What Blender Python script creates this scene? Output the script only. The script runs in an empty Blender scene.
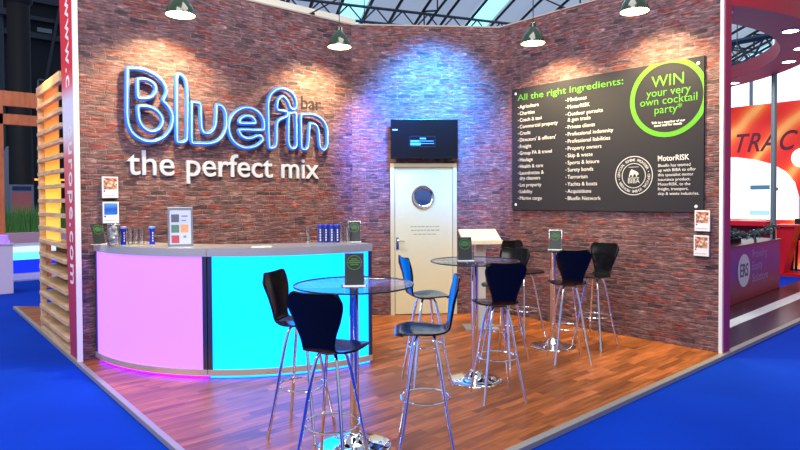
import bpy, bmesh, math, random
from mathutils import Vector, Matrix
random.seed(7)
C = bpy.context.scene.collection
SC = bpy.context.scene
PI = math.pi
W, W2, CA, CB, H = 4.095, 5.001, 3.354, 2.892, 3.945      # booth: left wall y=W, right wall x=W2, back wall cuts the corner
CARPET = -0.035

# ------------------------------------------------------------------ materials
def lin(c):
    return tuple(((v/255)/12.92 if v/255 <= .04045 else ((v/255+.055)/1.055)**2.4) for v in c)
MC = {}
def mat(name, col, rough=.5, metal=0., emis=None, es=0., alpha=None, coat=0., noise=0., nscale=20., trans=0., ior=1.45, spec=None):
    if name in MC: return MC[name]
    m = bpy.data.materials.new(name); m.use_nodes = True
    nt = m.node_tree; b = nt.nodes['Principled BSDF']
    c = (*lin(col), 1)
    b.inputs['Base Color'].default_value = c
    b.inputs['Roughness'].default_value = rough
    b.inputs['Metallic'].default_value = metal
    b.inputs['Coat Weight'].default_value = coat
    b.inputs['Transmission Weight'].default_value = trans
    b.inputs['IOR'].default_value = ior
    if spec is not None: b.inputs['Specular IOR Level'].default_value = spec
    if emis is not None:
        b.inputs['Emission Color'].default_value = (*lin(emis), 1)
        b.inputs['Emission Strength'].default_value = es
    if noise > 0:
        tc = nt.nodes.new('ShaderNodeTexCoord'); nz = nt.nodes.new('ShaderNodeTexNoise')
        nz.inputs['Scale'].default_value = nscale; nz.inputs['Detail'].default_value = 4
        nt.links.new(tc.outputs['Object'], nz.inputs['Vector'])
        mx = nt.nodes.new('ShaderNodeMix'); mx.data_type = 'RGBA'
        mx.inputs[6].default_value = tuple(v*(1-noise) for v in c[:3])+(1,)
        mx.inputs[7].default_value = tuple(min(1, v*(1+noise)) for v in c[:3])+(1,)
        nt.links.new(nz.outputs['Fac'], mx.inputs[0]); nt.links.new(mx.outputs[2], b.inputs['Base Color'])
    MC[name] = m
    return m

def ramp(nt, stops, interp='LINEAR'):
    r = nt.nodes.new('ShaderNodeValToRGB'); cr = r.color_ramp; cr.interpolation = interp
    while len(cr.elements) > 1: cr.elements.remove(cr.elements[-1])
    cr.elements[0].position = stops[0][0]; cr.elements[0].color = (*lin(stops[0][1]), 1)
    for p, c in stops[1:]:
        e = cr.elements.new(p); e.color = (*lin(c), 1)
    return r

def brick_material():
    m = bpy.data.materials.new('printed_brick'); m.use_nodes = True
    nt = m.node_tree; N = nt.nodes; K = nt.links.new; b = N['Principled BSDF']
    tc = N.new('ShaderNodeTexCoord'); sp = N.new('ShaderNodeSeparateXYZ'); K(tc.outputs['Object'], sp.inputs[0])
    cb = N.new('ShaderNodeCombineXYZ'); K(sp.outputs['X'], cb.inputs['X']); K(sp.outputs['Z'], cb.inputs['Y'])
    wn = N.new('ShaderNodeTexNoise'); wn.inputs['Scale'].default_value = 8; wn.inputs['Detail'].default_value = 6
    K(cb.outputs[0], wn.inputs['Vector'])
    vs = N.new('ShaderNodeVectorMath'); vs.operation = 'SUBTRACT'; vs.inputs[1].default_value = (.5, .5, .5); K(wn.outputs['Color'], vs.inputs[0])
    vm = N.new('ShaderNodeVectorMath'); vm.operation = 'MULTIPLY'; vm.inputs[1].default_value = (.07, .055, 0); K(vs.outputs[0], vm.inputs[0])
    va = N.new('ShaderNodeVectorMath'); va.operation = 'ADD'; K(cb.outputs[0], va.inputs[0]); K(vm.outputs[0], va.inputs[1])
    br = N.new('ShaderNodeTexBrick'); K(va.outputs[0], br.inputs['Vector'])
    br.inputs['Color1'].default_value = (0, 0, 0, 1); br.inputs['Color2'].default_value = (1, 1, 1, 1); br.inputs['Mortar'].default_value = (.5, .5, .5, 1)
    br.inputs['Scale'].default_value = 1; br.inputs['Mortar Size'].default_value = .009; br.inputs['Mortar Smooth'].default_value = 1
    br.inputs['Bias'].default_value = 0; br.inputs['Brick Width'].default_value = .175; br.inputs['Row Height'].default_value = .053
    br.offset = .43; br.squash = .8; br.squash_frequency = 3
    rr = ramp(nt, [(0, (84, 70, 78)), (.12, (122, 100, 106)), (.26, (152, 124, 124)), (.4, (132, 108, 114)), (.52, (164, 136, 134)), (.64, (142, 112, 116)), (.76, (160, 112, 106)), (.87, (162, 98, 92)), (.94, (154, 82, 80)), (1, (184, 162, 158))])
    K(br.outputs['Color'], rr.inputs[0])
    # face mottling stretched along the courses
    mp = N.new('ShaderNodeVectorMath'); mp.operation = 'MULTIPLY'; mp.inputs[1].default_value = (10, 46, 1); K(cb.outputs[0], mp.inputs[0])
    n2 = N.new('ShaderNodeTexNoise'); n2.inputs['Scale'].default_value = 1; n2.inputs['Detail'].default_value = 6; n2.inputs['Roughness'].default_value = .65
    K(mp.outputs[0], n2.inputs['Vector'])
    r2 = ramp(nt, [(.30, (44, 34, 40)), (.41, (114, 104, 108)), (.51, (142, 134, 136)), (.60, (176, 168, 168)), (.70, (242, 234, 234))]); K(n2.outputs['Fac'], r2.inputs[0])
    mx = N.new('ShaderNodeMix'); mx.data_type = 'RGBA'; mx.blend_type = 'OVERLAY'; mx.inputs[0].default_value = 1
    K(rr.outputs[0], mx.inputs[6]); K(r2.outputs[0], mx.inputs[7])
    # mortar, smeared pale in places
    m2 = N.new('ShaderNodeVectorMath'); m2.operation = 'MULTIPLY'; m2.inputs[1].default_value = (3, 9, 1); K(cb.outputs[0], m2.inputs[0])
    n3 = N.new('ShaderNodeTexNoise'); n3.inputs['Scale'].default_value = 1; n3.inputs['Detail'].default_value = 5; K(m2.outputs[0], n3.inputs['Vector'])
    r3 = ramp(nt, [(.34, (92, 76, 82)), (.5, (132, 114, 118)), (.64, (170, 152, 152))]); K(n3.outputs['Fac'], r3.inputs[0])
    mm = N.new('ShaderNodeMix'); mm.data_type = 'RGBA'; mo = N.new('ShaderNodeMix'); mo.data_type = 'RGBA'; mo.blend_type = 'OVERLAY'; mo.inputs[0].default_value = .8; K(r3.outputs[0], mo.inputs[6]); K(r2.outputs[0], mo.inputs[7])
    mf = N.new('ShaderNodeMath'); mf.operation = 'MULTIPLY'; mf.inputs[1].default_value = .75; K(br.outputs['Fac'], mf.inputs[0])
    K(mf.outputs[0], mm.inputs[0]); K(mx.outputs[2], mm.inputs[6]); K(mo.outputs[2], mm.inputs[7])
    # broad patches
    n4 = N.new('ShaderNodeTexNoise'); n4.inputs['Scale'].default_value = 1.3; n4.inputs['Detail'].default_value = 3; K(cb.outputs[0], n4.inputs['Vector'])
    r4 = ramp(nt, [(.3, (214, 198, 206)), (.7, (255, 246, 250))]); K(n4.outputs['Fac'], r4.inputs[0])
    mz = N.new('ShaderNodeMix'); mz.data_type = 'RGBA'; mz.blend_type = 'MULTIPLY'; mz.inputs[0].default_value = 1
    K(mm.outputs[2], mz.inputs[6]); K(r4.outputs[0], mz.inputs[7])
    K(mz.outputs[2], b.inputs['Base Color'])
    b.inputs['Roughness'].default_value = .8
    ad = N.new('ShaderNodeMath'); ad.operation = 'SUBTRACT'; K(n2.outputs['Fac'], ad.inputs[0]); K(br.outputs['Fac'], ad.inputs[1])
    bp = N.new('ShaderNodeBump'); bp.inputs['Strength'].default_value = .35; bp.inputs['Distance'].default_value = .012; K(ad.outputs[0], bp.inputs['Height']); K(bp.outputs[0], b.inputs['Normal'])
    return m
BRICK = brick_material()

def wood_floor_material():
    m = bpy.data.materials.new('laminate_planks'); m.use_nodes = True
    nt = m.node_tree; N = nt.nodes; K = nt.links.new; b = N['Principled BSDF']
    tc = N.new('ShaderNodeTexCoord')
    br = N.new('ShaderNodeTexBrick'); K(tc.outputs['Object'], br.inputs['Vector'])
    br.inputs['Color1'].default_value = (0, 0, 0, 1); br.inputs['Color2'].default_value = (1, 1, 1, 1); br.inputs['Mortar'].default_value = (.2, .2, .2, 1)
    br.inputs['Scale'].default_value = 1; br.inputs['Mortar Size'].default_value = .0012; br.inputs['Bias'].default_value = 0
    br.inputs['Brick Width'].default_value = .52; br.inputs['Row Height'].default_value = .068; br.offset = .37; br.offset_frequency = 2; br.squash = .72; br.squash_frequency = 3
    rr = ramp(nt, [(0, (150, 84, 42)), (.35, (176, 100, 50)), (.7, (192, 114, 58)), (1, (206, 130, 72))]); K(br.outputs['Color'], rr.inputs[0])
    ml = N.new('ShaderNodeVectorMath'); ml.operation = 'MULTIPLY'; ml.inputs[1].default_value = (3.2, 34, 1); K(tc.outputs['Object'], ml.inputs[0])
    nz = N.new('ShaderNodeTexNoise'); nz.inputs['Scale'].default_value = 1; nz.inputs['Detail'].default_value = 5; K(ml.outputs[0], nz.inputs['Vector'])
    r2 = ramp(nt, [(.3, (96, 90, 88)), (.5, (134, 132, 128)), (.72, (182, 176, 164))]); K(nz.outputs['Fac'], r2.inputs[0])
    mx = N.new('ShaderNodeMix'); mx.data_type = 'RGBA'; mx.blend_type = 'OVERLAY'; mx.inputs[0].default_value = .75
    K(rr.outputs[0], mx.inputs[6]); K(r2.outputs[0], mx.inputs[7]); K(mx.outputs[2], b.inputs['Base Color'])
    b.inputs['Roughness'].default_value = .42; b.inputs['Specular IOR Level'].default_value = .4
    return m

def carpet_material():
    m = bpy.data.materials.new('blue_event_carpet'); m.use_nodes = True
    nt = m.node_tree; N = nt.nodes; K = nt.links.new; b = N['Principled BSDF']
    tc = N.new('ShaderNodeTexCoord'); n1 = N.new('ShaderNodeTexNoise'); n1.inputs['Scale'].default_value = 220; K(tc.outputs['Object'], n1.inputs['Vector'])
    n2 = N.new('ShaderNodeTexNoise'); n2.inputs['Scale'].default_value = 1.2; K(tc.outputs['Object'], n2.inputs['Vector'])
    r1 = ramp(nt, [(.3, (0, 46, 160)), (.7, (2, 58, 184))]); ad = N.new('ShaderNodeMath'); ad.operation = 'MULTIPLY_ADD'; ad.inputs[1].default_value = .5
    K(n1.outputs['Fac'], ad.inputs[0]); hl = N.new('ShaderNodeMath'); hl.operation = 'MULTIPLY'; hl.inputs[1].default_value = .5; K(n2.outputs['Fac'], hl.inputs[0]); K(hl.outputs[0], ad.inputs[2])
    K(ad.outputs[0], r1.inputs[0]); K(r1.outputs[0], b.inputs['Base Color']); b.inputs['Roughness'].default_value = .95
    b.inputs['Specular IOR Level'].default_value = .1
    bp = N.new('ShaderNodeBump'); bp.inputs['Strength'].default_value = .2; K(n1.outputs['Fac'], bp.inputs['Height']); K(bp.outputs[0], b.inputs['Normal'])
    return m

def gradient_material(name, stops, axis='Z', lo=0., hi=1., rough=.45, emis=0.):
    m = bpy.data.materials.new(name); m.use_nodes = True
    nt = m.node_tree; N = nt.nodes; K = nt.links.new; b = N['Principled BSDF']
    tc = N.new('ShaderNodeTexCoord'); sp = N.new('ShaderNodeSeparateXYZ'); K(tc.outputs['Object'], sp.inputs[0])
    mr = N.new('ShaderNodeMapRange'); mr.inputs['From Min'].default_value = lo; mr.inputs['From Max'].default_value = hi; K(sp.outputs[axis], mr.inputs['Value'])
    r = ramp(nt, stops); K(mr.outputs[0], r.inputs[0]); K(r.outputs[0], b.inputs['Base Color']); b.inputs['Roughness'].default_value = rough
    if emis: K(r.outputs[0], b.inputs['Emission Color']); b.inputs['Emission Strength'].default_value = emis
    return m

def food_picture_material(name, cols):
    m = bpy.data.materials.new(name); m.use_nodes = True
    nt = m.node_tree; N = nt.nodes; K = nt.links.new; b = N['Principled BSDF']
    tc = N.new('ShaderNodeTexCoord'); v = N.new('ShaderNodeTexVoronoi'); v.inputs['Scale'].default_value = 55; K(tc.outputs['Object'], v.inputs['Vector'])
    sp = N.new('ShaderNodeSeparateColor'); K(v.outputs['Color'], sp.inputs[0])
    r = ramp(nt, cols); K(sp.outputs[0], r.inputs[0]); K(r.outputs[0], b.inputs['Base Color']); b.inputs['Roughness'].default_value = .4
    return m

def steel_material():
    m = bpy.data.materials.new('brushed_steel'); m.use_nodes = True
    nt = m.node_tree; N = nt.nodes; K = nt.links.new; b = N['Principled BSDF']
    b.inputs['Metallic'].default_value = .75; b.inputs['Base Color'].default_value = (.74, .72, .70, 1)
    tc = N.new('ShaderNodeTexCoord'); ml = N.new('ShaderNodeVectorMath'); ml.operation = 'MULTIPLY'; ml.inputs[1].default_value = (4, 4, 180); K(tc.outputs['Object'], ml.inputs[0])
    nz = N.new('ShaderNodeTexNoise'); nz.inputs['Scale'].default_value = 1; K(ml.outputs[0], nz.inputs['Vector'])
    mr = N.new('ShaderNodeMapRange'); mr.inputs['To Min'].default_value = .22; mr.inputs['To Max'].default_value = .42; K(nz.outputs['Fac'], mr.inputs['Value']); K(mr.outputs[0], b.inputs['Roughness'])
    return m

def wood_material(name, a, c, axis=(2, 2, 30), rough=.6, es=0.):
    m = bpy.data.materials.new(name); m.use_nodes = True
    nt = m.node_tree; N = nt.nodes; K = nt.links.new; b = N['Principled BSDF']
    tc = N.new('ShaderNodeTexCoord'); ml = N.new('ShaderNodeVectorMath'); ml.operation = 'MULTIPLY'; ml.inputs[1].default_value = axis; K(tc.outputs['Object'], ml.inputs[0])
    nz = N.new('ShaderNodeTexNoise'); nz.inputs['Scale'].default_value = 1; nz.inputs['Detail'].default_value = 5; K(ml.outputs[0], nz.inputs['Vector'])
    r = ramp(nt, [(.3, a), (.7, c)]); K(nz.outputs['Fac'], r.inputs[0]); K(r.outputs[0], b.inputs['Base Color']); b.inputs['Roughness'].default_value = rough
    return m

STEEL = steel_material()
CHROME = mat('chrome', (235, 238, 242), .07, 1.)
WHITE = mat('white_trim_paint', (226, 226, 228), .45)
BLACKPLY = mat('black_lacquered_ply', (9, 10, 13), .18, spec=.36)
DARK = mat('dark_shell', (22, 22, 26), .6)
CREAM = mat('cream_door_paint', (196, 190, 160), .45, noise=.03)
CREAM2 = mat('cream_frame_paint', (190, 184, 158), .45)
BOARD = mat('charcoal_board', (34, 34, 46), .85, noise=.08, nscale=3)
GREEN = mat('lime_print', (82, 156, 34), .7)
PRINT = mat('pale_print', (214, 214, 220), .5)
def glassy(name, col=(1, 1, 1), rough=.02, fac=.12, k=1.):
    m = bpy.data.materials.new(name); m.use_nodes = True
    nt = m.node_tree; N = nt.nodes; N.remove(N['Principled BSDF']); o = N['Material Output']
    t = N.new('ShaderNodeBsdfTransparent'); t.inputs[0].default_value = (*col, 1); g = N.new('ShaderNodeBsdfGlossy'); g.inputs['Roughness'].default_value = rough
    f = N.new('ShaderNodeFresnel'); f.inputs['IOR'].default_value = 1.5; a = N.new('ShaderNodeMath'); a.operation = 'MULTIPLY_ADD'; a.inputs[1].default_value = k; a.inputs[2].default_value = fac; a.use_clamp = True
    nt.links.new(f.outputs[0], a.inputs[0]); x = N.new('ShaderNodeMixShader'); nt.links.new(a.outputs[0], x.inputs[0]); nt.links.new(t.outputs[0], x.inputs[1]); nt.links.new(g.outputs[0], x.inputs[2]); nt.links.new(x.outputs[0], o.inputs[0])
    return m
GLASS = glassy('table_glass', (.95, .975, .975), .02, .0, .45)
TUMBLER = glassy('clear_glass', (.985, .99, .99), .15, .05, .7)
ACRYLIC = glassy('clear_acrylic', (.9, .92, .93), .05, .1)

# ------------------------------------------------------------------ mesh helpers
class MB:
    def __init__(s): s.bm = bmesh.new()
    def quad(s, pts):
        s.bm.faces.new([s.bm.verts.new(p) for p in pts]); return s
    def box(s, x0, x1, y0, y1, z0, z1, bev=0., M=None):
        c = ((x0+x1)/2, (y0+y1)/2, (z0+z1)/2)
        r = bmesh.ops.create_cube(s.bm, size=1, matrix=Matrix.Translation(c) @ Matrix.Diagonal((abs(x1-x0), abs(y1-y0), abs(z1-z0), 1)))
        vs = r['verts']
        if bev > 0:
            es = list({e for v in vs for e in v.link_edges})
            rb = bmesh.ops.bevel(s.bm, geom=es, offset=bev, segments=2, affect='EDGES', profile=.6)
            vs = list({v for f in rb['faces'] for v in f.verts} | {v for v in vs if v.is_valid})
        if M is not None: bmesh.ops.transform(s.bm, matrix=M, verts=vs)
        return s
    def prism(s, poly, z0, z1, M=None):
        n = len(poly)
        a = [s.bm.verts.new((x, y, z0)) for x, y in poly]; b = [s.bm.verts.new((x, y, z1)) for x, y in poly]
        s.bm.faces.new(a[::-1]); s.bm.faces.new(b)
        for i in range(n): s.bm.faces.new((a[i], a[(i+1) % n], b[(i+1) % n], b[i]))
        if M is not None: bmesh.ops.transform(s.bm, matrix=M, verts=a+b)
        return s
    def lathe(s, prof, n=32, at=(0, 0, 0), M=None):
        rings = []; allv = []
        for r, z in prof:
            if r < 1e-6: rings.append([s.bm.verts.new((at[0], at[1], at[2]+z))])
            else: rings.append([s.bm.verts.new((at[0]+r*math.cos(2*PI*k/n), at[1]+r*math.sin(2*PI*k/n), at[2]+z)) for k in range(n)])
            allv += rings[-1]
        for A, B in zip(rings, rings[1:]):
            for k in range(n):
                if len(A) == 1 and len(B) > 1: s.bm.faces.new((A[0], B[k], B[(k+1) % n]))
                elif len(B) == 1 and len(A) > 1: s.bm.faces.new((A[k], A[(k+1) % n], B[0]))
                elif len(A) > 1: s.bm.faces.new((A[k], A[(k+1) % n], B[(k+1) % n], B[k]))
        if M is not None: bmesh.ops.transform(s.bm, matrix=M, verts=allv)
        return s
    def tube(s, pts, r, n=10, closed=False, up=Vector((0, 0, 1))):
        P = [Vector(p) for p in pts]; m = len(P); rings = []
        for i in range(m):
            if closed: t = (P[(i+1) % m]-P[i-1])
            else: t = P[min(i+1, m-1)]-P[max(i-1, 0)]
            t.normalize(); a = t.cross(up)
            if a.length < 1e-3: a = t.cross(Vector((1, 0, 0)))
            a.normalize(); b = t.cross(a)
            rr = r[i] if isinstance(r, (list, tuple)) else r
            rings.append([s.bm.verts.new(P[i]+rr*(math.cos(2*PI*k/n)*a+math.sin(2*PI*k/n)*b)) for k in range(n)])
        for i in range(m if closed else m-1):
            A, B = rings[i], rings[(i+1) % m]
            for k in range(n): s.bm.faces.new((A[k], A[(k+1) % n], B[(k+1) % n], B[k]))
        if not closed: s.bm.faces.new(rings[0][::-1]); s.bm.faces.new(rings[-1])
        return s
    def arc(s, cx, cy, r0, r1, a0, a1, z0, z1, n=28):
        P = [(cx+r1*math.cos(a0+(a1-a0)*k/n), cy+r1*math.sin(a0+(a1-a0)*k/n)) for k in range(n+1)]
        Q = [(cx+r0*math.cos(a0+(a1-a0)*k/n), cy+r0*math.sin(a0+(a1-a0)*k/n)) for k in range(n+1)]
        V = [[s.bm.verts.new((x, y, z)) for x, y in L] for L, z in ((P, z0), (P, z1), (Q, z1), (Q, z0))]
        for i in range(4):
            A, B = V[i], V[(i+1) % 4]
            for k in range(n): s.bm.faces.new((A[k], A[k+1], B[k+1], B[k]))
        s.bm.faces.new([v[0] for v in V]); s.bm.faces.new([v[-1] for v in V])
        return s
    def build(s, name, m, parent=None, smooth=False, loc=None, rotz=None):
        bmesh.ops.recalc_face_normals(s.bm, faces=s.bm.faces[:])
        me = bpy.data.meshes.new(name); s.bm.to_mesh(me); s.bm.free()
        if m: me.materials.append(m)
        if smooth:
            me.polygons.foreach_set('use_smooth', [True]*len(me.polygons))
            try: me.set_sharp_from_angle(angle=math.radians(40))
            except Exception: pass
        o = bpy.data.objects.new(name, me); C.objects.link(o)
        if parent is not None: o.parent = parent
        if loc is not None: o.location = loc
        if rotz is not None: o.rotation_euler = (0, 0, rotz)
        return o

def tag(o, label, cat, group=None, kind=None):
    if label: o['label'] = label
    if cat: o['category'] = cat
    if group: o['group'] = group
    if kind: o['kind'] = kind
    return o
def thing(name, label, cat, loc=(0, 0, 0), rotz=0., group=None):
    o = bpy.data.objects.new(name, None); C.objects.link(o); o.empty_display_size = .1
    o.location = loc; o.rotation_euler = (0, 0, rotz)
    return tag(o, label, cat, group)
def struct(o, label=None):
    o['kind'] = 'structure'
    if label: o['label'] = label
    return o
def dup(root, loc, rotz, label, group=None):
    r = root.copy(); C.objects.link(r); r.location = loc; r.rotation_euler = (0, 0, rotz); r['label'] = label
    if group: r['group'] = group
    for ch in list(root.children):
        c = ch.copy(); C.objects.link(c); c.parent = r
        for g in list(ch.children):
            d = g.copy(); C.objects.link(d); d.parent = c
    return r
def shape(pts, ext, closed=True): pass

FACE = Matrix.Rotation(PI/2, 4, 'X')          # lays text out on an upright plane that looks along local -y
def text(name, s, m, parent, x, z, size, bold=0., ext=.002, y=0., width=None, align='LEFT', M=None, shear=0., space=1.):
    cu = bpy.data.curves.new('t', 'FONT'); cu.body = s; cu.size = size; cu.offset = bold; cu.extrude = ext; cu.align_x = align; cu.resolution_u = 3; cu.shear = shear; cu.space_character = space
    o = bpy.data.objects.new('t', cu); C.objects.link(o); bpy.context.view_layer.update()
    me = bpy.data.meshes.new_from_object(o.evaluated_get(bpy.context.evaluated_depsgraph_get()))
    bpy.data.objects.remove(o); bpy.data.curves.remove(cu)
    if width:
        xs = [v.co.x for v in me.vertices]; k = width/(max(xs)-min(xs)); x0 = min(xs)
        if align == 'LEFT': me.transform(Matrix.Translation((-x0, 0, 0)))
        me.transform(Matrix.Diagonal((k, 1, 1, 1)))
    me.transform(Matrix.Translation((x, y, z)) @ (M if M is not None else FACE))
    me.materials.clear(); me.materials.append(m); me.name = name
    t = bpy.data.objects.new(name, me); C.objects.link(t)
    if parent is not None: t.parent = parent
    return t
def join_meshes(name, objs, m, parent):
    bm = bmesh.new()
    for o in objs: bm.from_mesh(o.data)
    me = bpy.data.meshes.new(name); bm.to_mesh(me); bm.free(); me.materials.append(m)
    for o in objs: bpy.data.objects.remove(o)
    t = bpy.data.objects.new(name, me); C.objects.link(t); t.parent = parent
    return t
def chaikin(p, it=3, closed=True):
    for _ in range(it):
        q = []; n = len(p); V = [Vector(v) for v in p]
        cut = []
        for i in range(n):
            u, v = V[i]-V[i-1], V[(i+1) % n]-V[i]
            cut.append(.014 if u.angle(v, 0) > math.radians(58) else None)
        for i in range(n):
            a, b = V[i], V[(i+1) % n]; L = (b-a).length
            ca = min(.25, .25 if cut[i] is None else cut[i]/L); cb = min(.25, .25 if cut[(i+1) % n] is None else cut[(i+1) % n]/L)
            if cut[i] is None and L > .15: ca = .12
            if cut[(i+1) % n] is None and L > .15: cb = .12
            q += [a.lerp(b, ca), a.lerp(b, 1-cb)]
        p = q
    return p

# wall frames: local x runs to the viewer's right along the wall, -y looks out of the wall
bd = Vector((W2-CA, CB-W)); BL = bd.length; BROT = math.atan2(bd.y, bd.x)
def on_left(s, z, out=0.): return (s, W-out, z), 0.
def on_right(s, z, out=0.): return (W2-out, CB-s, z), -PI/2
def on_back(s, z, out=0.):
    u = bd/BL; n = Vector((u.y, -u.x)); p = Vector((CA, W))+u*s+n*out
    return (p.x, p.y, z), BROT

# ------------------------------------------------------------------ the setting
def wall(name, p0, p1, thick, label):
    d = Vector(p1)-Vector(p0); L = d.length
    return struct(MB().box(0, L, 0, thick, 0, H).build(name, BRICK, None, loc=(p0[0], p0[1], 0), rotz=math.atan2(d.y, d.x)), label)
wall('wall_left', (0, W), (CA, W), .14, 'left brick-print booth wall behind the light-up bar')
wall('wall_back', (CA, W), (W2, CB), .14, 'short brick-print booth wall with the door')
wall('wall_right', (W2, CB), (W2, 0), .14, 'right brick-print booth wall with the charcoal board')

fl = struct(MB().prism([(0, 0), (W2+.145, 0), (W2+.145, CB+.2), (CA+.2, W+.2), (.0, W+4.05), (0, W)], -.034, 0).build('floor', wood_floor_material()), 'raised booth floor of orange brown laminate planks')
fl.data.materials.append(mat('pinkish_floor', (188, 128, 132), .5))
carpet = struct(MB().box(-14, 34, -9, 34, CARPET-.05, CARPET-.001).build('floor', carpet_material()), 'blue event carpet of the hall')
ALU = mat('pale_edge_trim', (158, 154, 148), .4, .3)
struct(MB().box(-.032, .012, -.05, 8.1, -.034, .006, .003).build('trim_1', ALU), 'pale edge strip along the left side of the raised floor')
struct(MB().box(-.032, W2+.14, -.05, .008, -.034, .006, .003).build('trim_2', ALU), 'pale edge strip along the front right side of the raised floor')
struct(MB().box(-.02, .028, W-.024, W+.004, -.03, H+.02, .003).build('trim_3', WHITE), 'white corner strip at the outer end of the left wall')
struct(MB().box(W2-.024, W2+.008, -.006, .03, -.03, H+.02, .003).build('trim_4', WHITE), 'white corner strip at the outer end of the right wall')
END = gradient_material('magenta_to_crimson', [(0, (150, 24, 104)), (.5, (186, 44, 100)), (1, (200, 44, 70))], 'Z', 0, 3.9, .8)
struct(MB().box(W2+.008, W2+.155, -.014, -.001, 0, H).build('trim_5', END), 'magenta end face of the right wall')
FASC = mat('pale_fascia', (208, 206, 196), .6)
struct(MB().box(-.0, CA+.22, W+.2, W+.3, H-.12, H+.17).build('trim_6', FASC), 'pale beam running along the top behind the left wall')
capm = mat('thin_wall_capping', (170, 160, 150), .6)
for k, (p, q) in enumerate((((0, W), (CA, W)), ((CA, W), (W2, CB)), ((W2, CB), (W2, 0)))):
    d = Vector(q)-Vector(p)
    struct(MB().box(0, d.length, -.006, .145, H, H+.018).build('trim_%d' % (7+k), capm, None, loc=(p[0], p[1], 0), rotz=math.atan2(d.y, d.x)), 'thin capping on top of the %s wall' % ('left', 'back', 'right')[k])

# red end panel with the web address running down it
PZ = 3.945
ep = thing('end_panel', 'tall red and white end panel with a web address running down its face', 'sign', (0, W, 0))
EPM = gradient_material('red_white_red_print', [(0, (156, 30, 92)), (.2, (178, 40, 84)), (.4, (196, 72, 90)), (.52, (206, 108, 118)), (.585, (214, 214, 236)), (.67, (206, 210, 240)), (.71, (210, 90, 120)), (.75, (208, 26, 54)), (1, (212, 16, 42))], 'Z', 0, 3.9, .8)
bm_ = MB()
prof = [(.005, 0), (.005, PZ), (.635, PZ), (.58, 2.95), (.5, 1.6), (.36, .05), (.36, 0)]
v0 = [bm_.bm.verts.new((-.004, y, z)) for y, z in prof]; v1 = [bm_.bm.verts.new((-.001, y, z)) for y, z in prof]
bm_.bm.faces.new(v0); bm_.bm.faces.new(v1[::-1])
for i in range(len(prof)): bm_.bm.faces.new((v0[i], v1[i], v1[(i+1) % len(prof)], v0[(i+1) % len(prof)]))
bm_.build('panel', EPM, ep)
MB().box(0, .12, .31, .35, 0, 3.9).box(0, .12, .15, .31, 3.8, 3.9).build('core_frame', DARK, ep)
MB().box(-.0055, -.004, .01, .57, 2.845, 2.852).build('seam', mat('seam_grey', (120, 110, 120), .6), ep)
# text plane facing -x, reading downwards
TM = Matrix(((0, 0, -1, 0), (0, -1, 0, 0), (-1, 0, 0, 0), (0, 0, 0, 1))) 
TM = Matrix(((0, 0, -1), (0, -1, 0), (-1, 0, 0))).to_4x4()
EW = mat('white_vinyl_letter', (235, 228, 236), .5)
def edge_text(s, ztop, size, ybase, bold=.012):
    cu = bpy.data.curves.new('t', 'FONT'); cu.body = s; cu.size = size; cu.offset = bold; cu.extrude = .001; cu.resolution_u = 3; cu.space_character = 1.12
    o = bpy.data.objects.new('t', cu); C.objects.link(o); bpy.context.view_layer.update()
    me = bpy.data.meshes.new_from_object(o.evaluated_get(bpy.context.evaluated_depsgraph_get()))
    bpy.data.objects.remove(o); bpy.data.curves.remove(cu)
    # local x -> down (-z), local y -> towards the wall front (-y world), face -x
    me.transform(Matrix(((0, 0, -1, -.006), (0, -1, 0, ybase), (-1, 0, 0, ztop), (0, 0, 0, 1))))
    me.materials.clear(); me.materials.append(EW)
    t = bpy.data.objects.new('lettering', me); C.objects.link(t); t.parent = ep
edge_text('www.c', 3.66, .30, .36, .004)
edge_text('europe.com', 2.36, .30, .30, .003)

# ------------------------------------------------------------------ bluefin neon sign on the left wall
NEON = mat('pale_blue_neon_tube', (40, 96, 190), .4, coat=.2, emis=(30, 100, 225), es=.4)
NEONB = mat('light_blue_tube_core', (150, 196, 246), .3, emis=(120, 185, 250), es=.3)
P = {}
P['B'] = [[(0.487, 2.948), (0.646, 2.959), (0.786, 2.91), (0.869, 2.816), (0.882, 2.722), (0.834, 2.65), (0.899, 2.594), (0.95, 2.489), (0.919, 2.347), (0.824, 2.235), (0.681, 2.198), (0.552, 2.251), (0.487, 2.346), (0.476, 2.471)],
 [(0.582, 2.846), (0.678, 2.858), (0.753, 2.821), (0.775, 2.757), (0.732, 2.677), (0.664, 2.651), (0.586, 2.647)],
 [(0.582, 2.566), (0.697, 2.577), (0.788, 2.534), (0.841, 2.455), (0.821, 2.363), (0.739, 2.305), (0.648, 2.332), (0.594, 2.412)]]
P['l'] = [[(0.98, 2.22), (0.989, 2.944), (1.038, 2.957), (1.106, 2.879), (1.093, 2.246), (1.038, 2.214)]]
P['u'] = [[(1.148, 2.668), (1.248, 2.663), (1.255, 2.366), (1.298, 2.331), (1.376, 2.349), (1.421, 2.428), (1.434, 2.667), (1.498, 2.663), (1.546, 2.591), (1.549, 2.412), (1.48, 2.28), (1.361, 2.222), (1.142, 2.215)]]
P['e'] = [[(2.02, 2.42), (2.022, 2.541), (1.944, 2.646), (1.801, 2.68), (1.669, 2.623), (1.585, 2.518), (1.57, 2.388), (1.615, 2.275), (1.703, 2.208), (1.809, 2.193), (1.924, 2.228), (2.007, 2.304), (1.99, 2.346), (1.932, 2.353), (1.868, 2.317), (1.782, 2.306), (1.721, 2.339), (1.694, 2.405)],
 [(1.7, 2.478), (1.72, 2.542), (1.799, 2.58), (1.885, 2.561), (1.919, 2.493)]]
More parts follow.
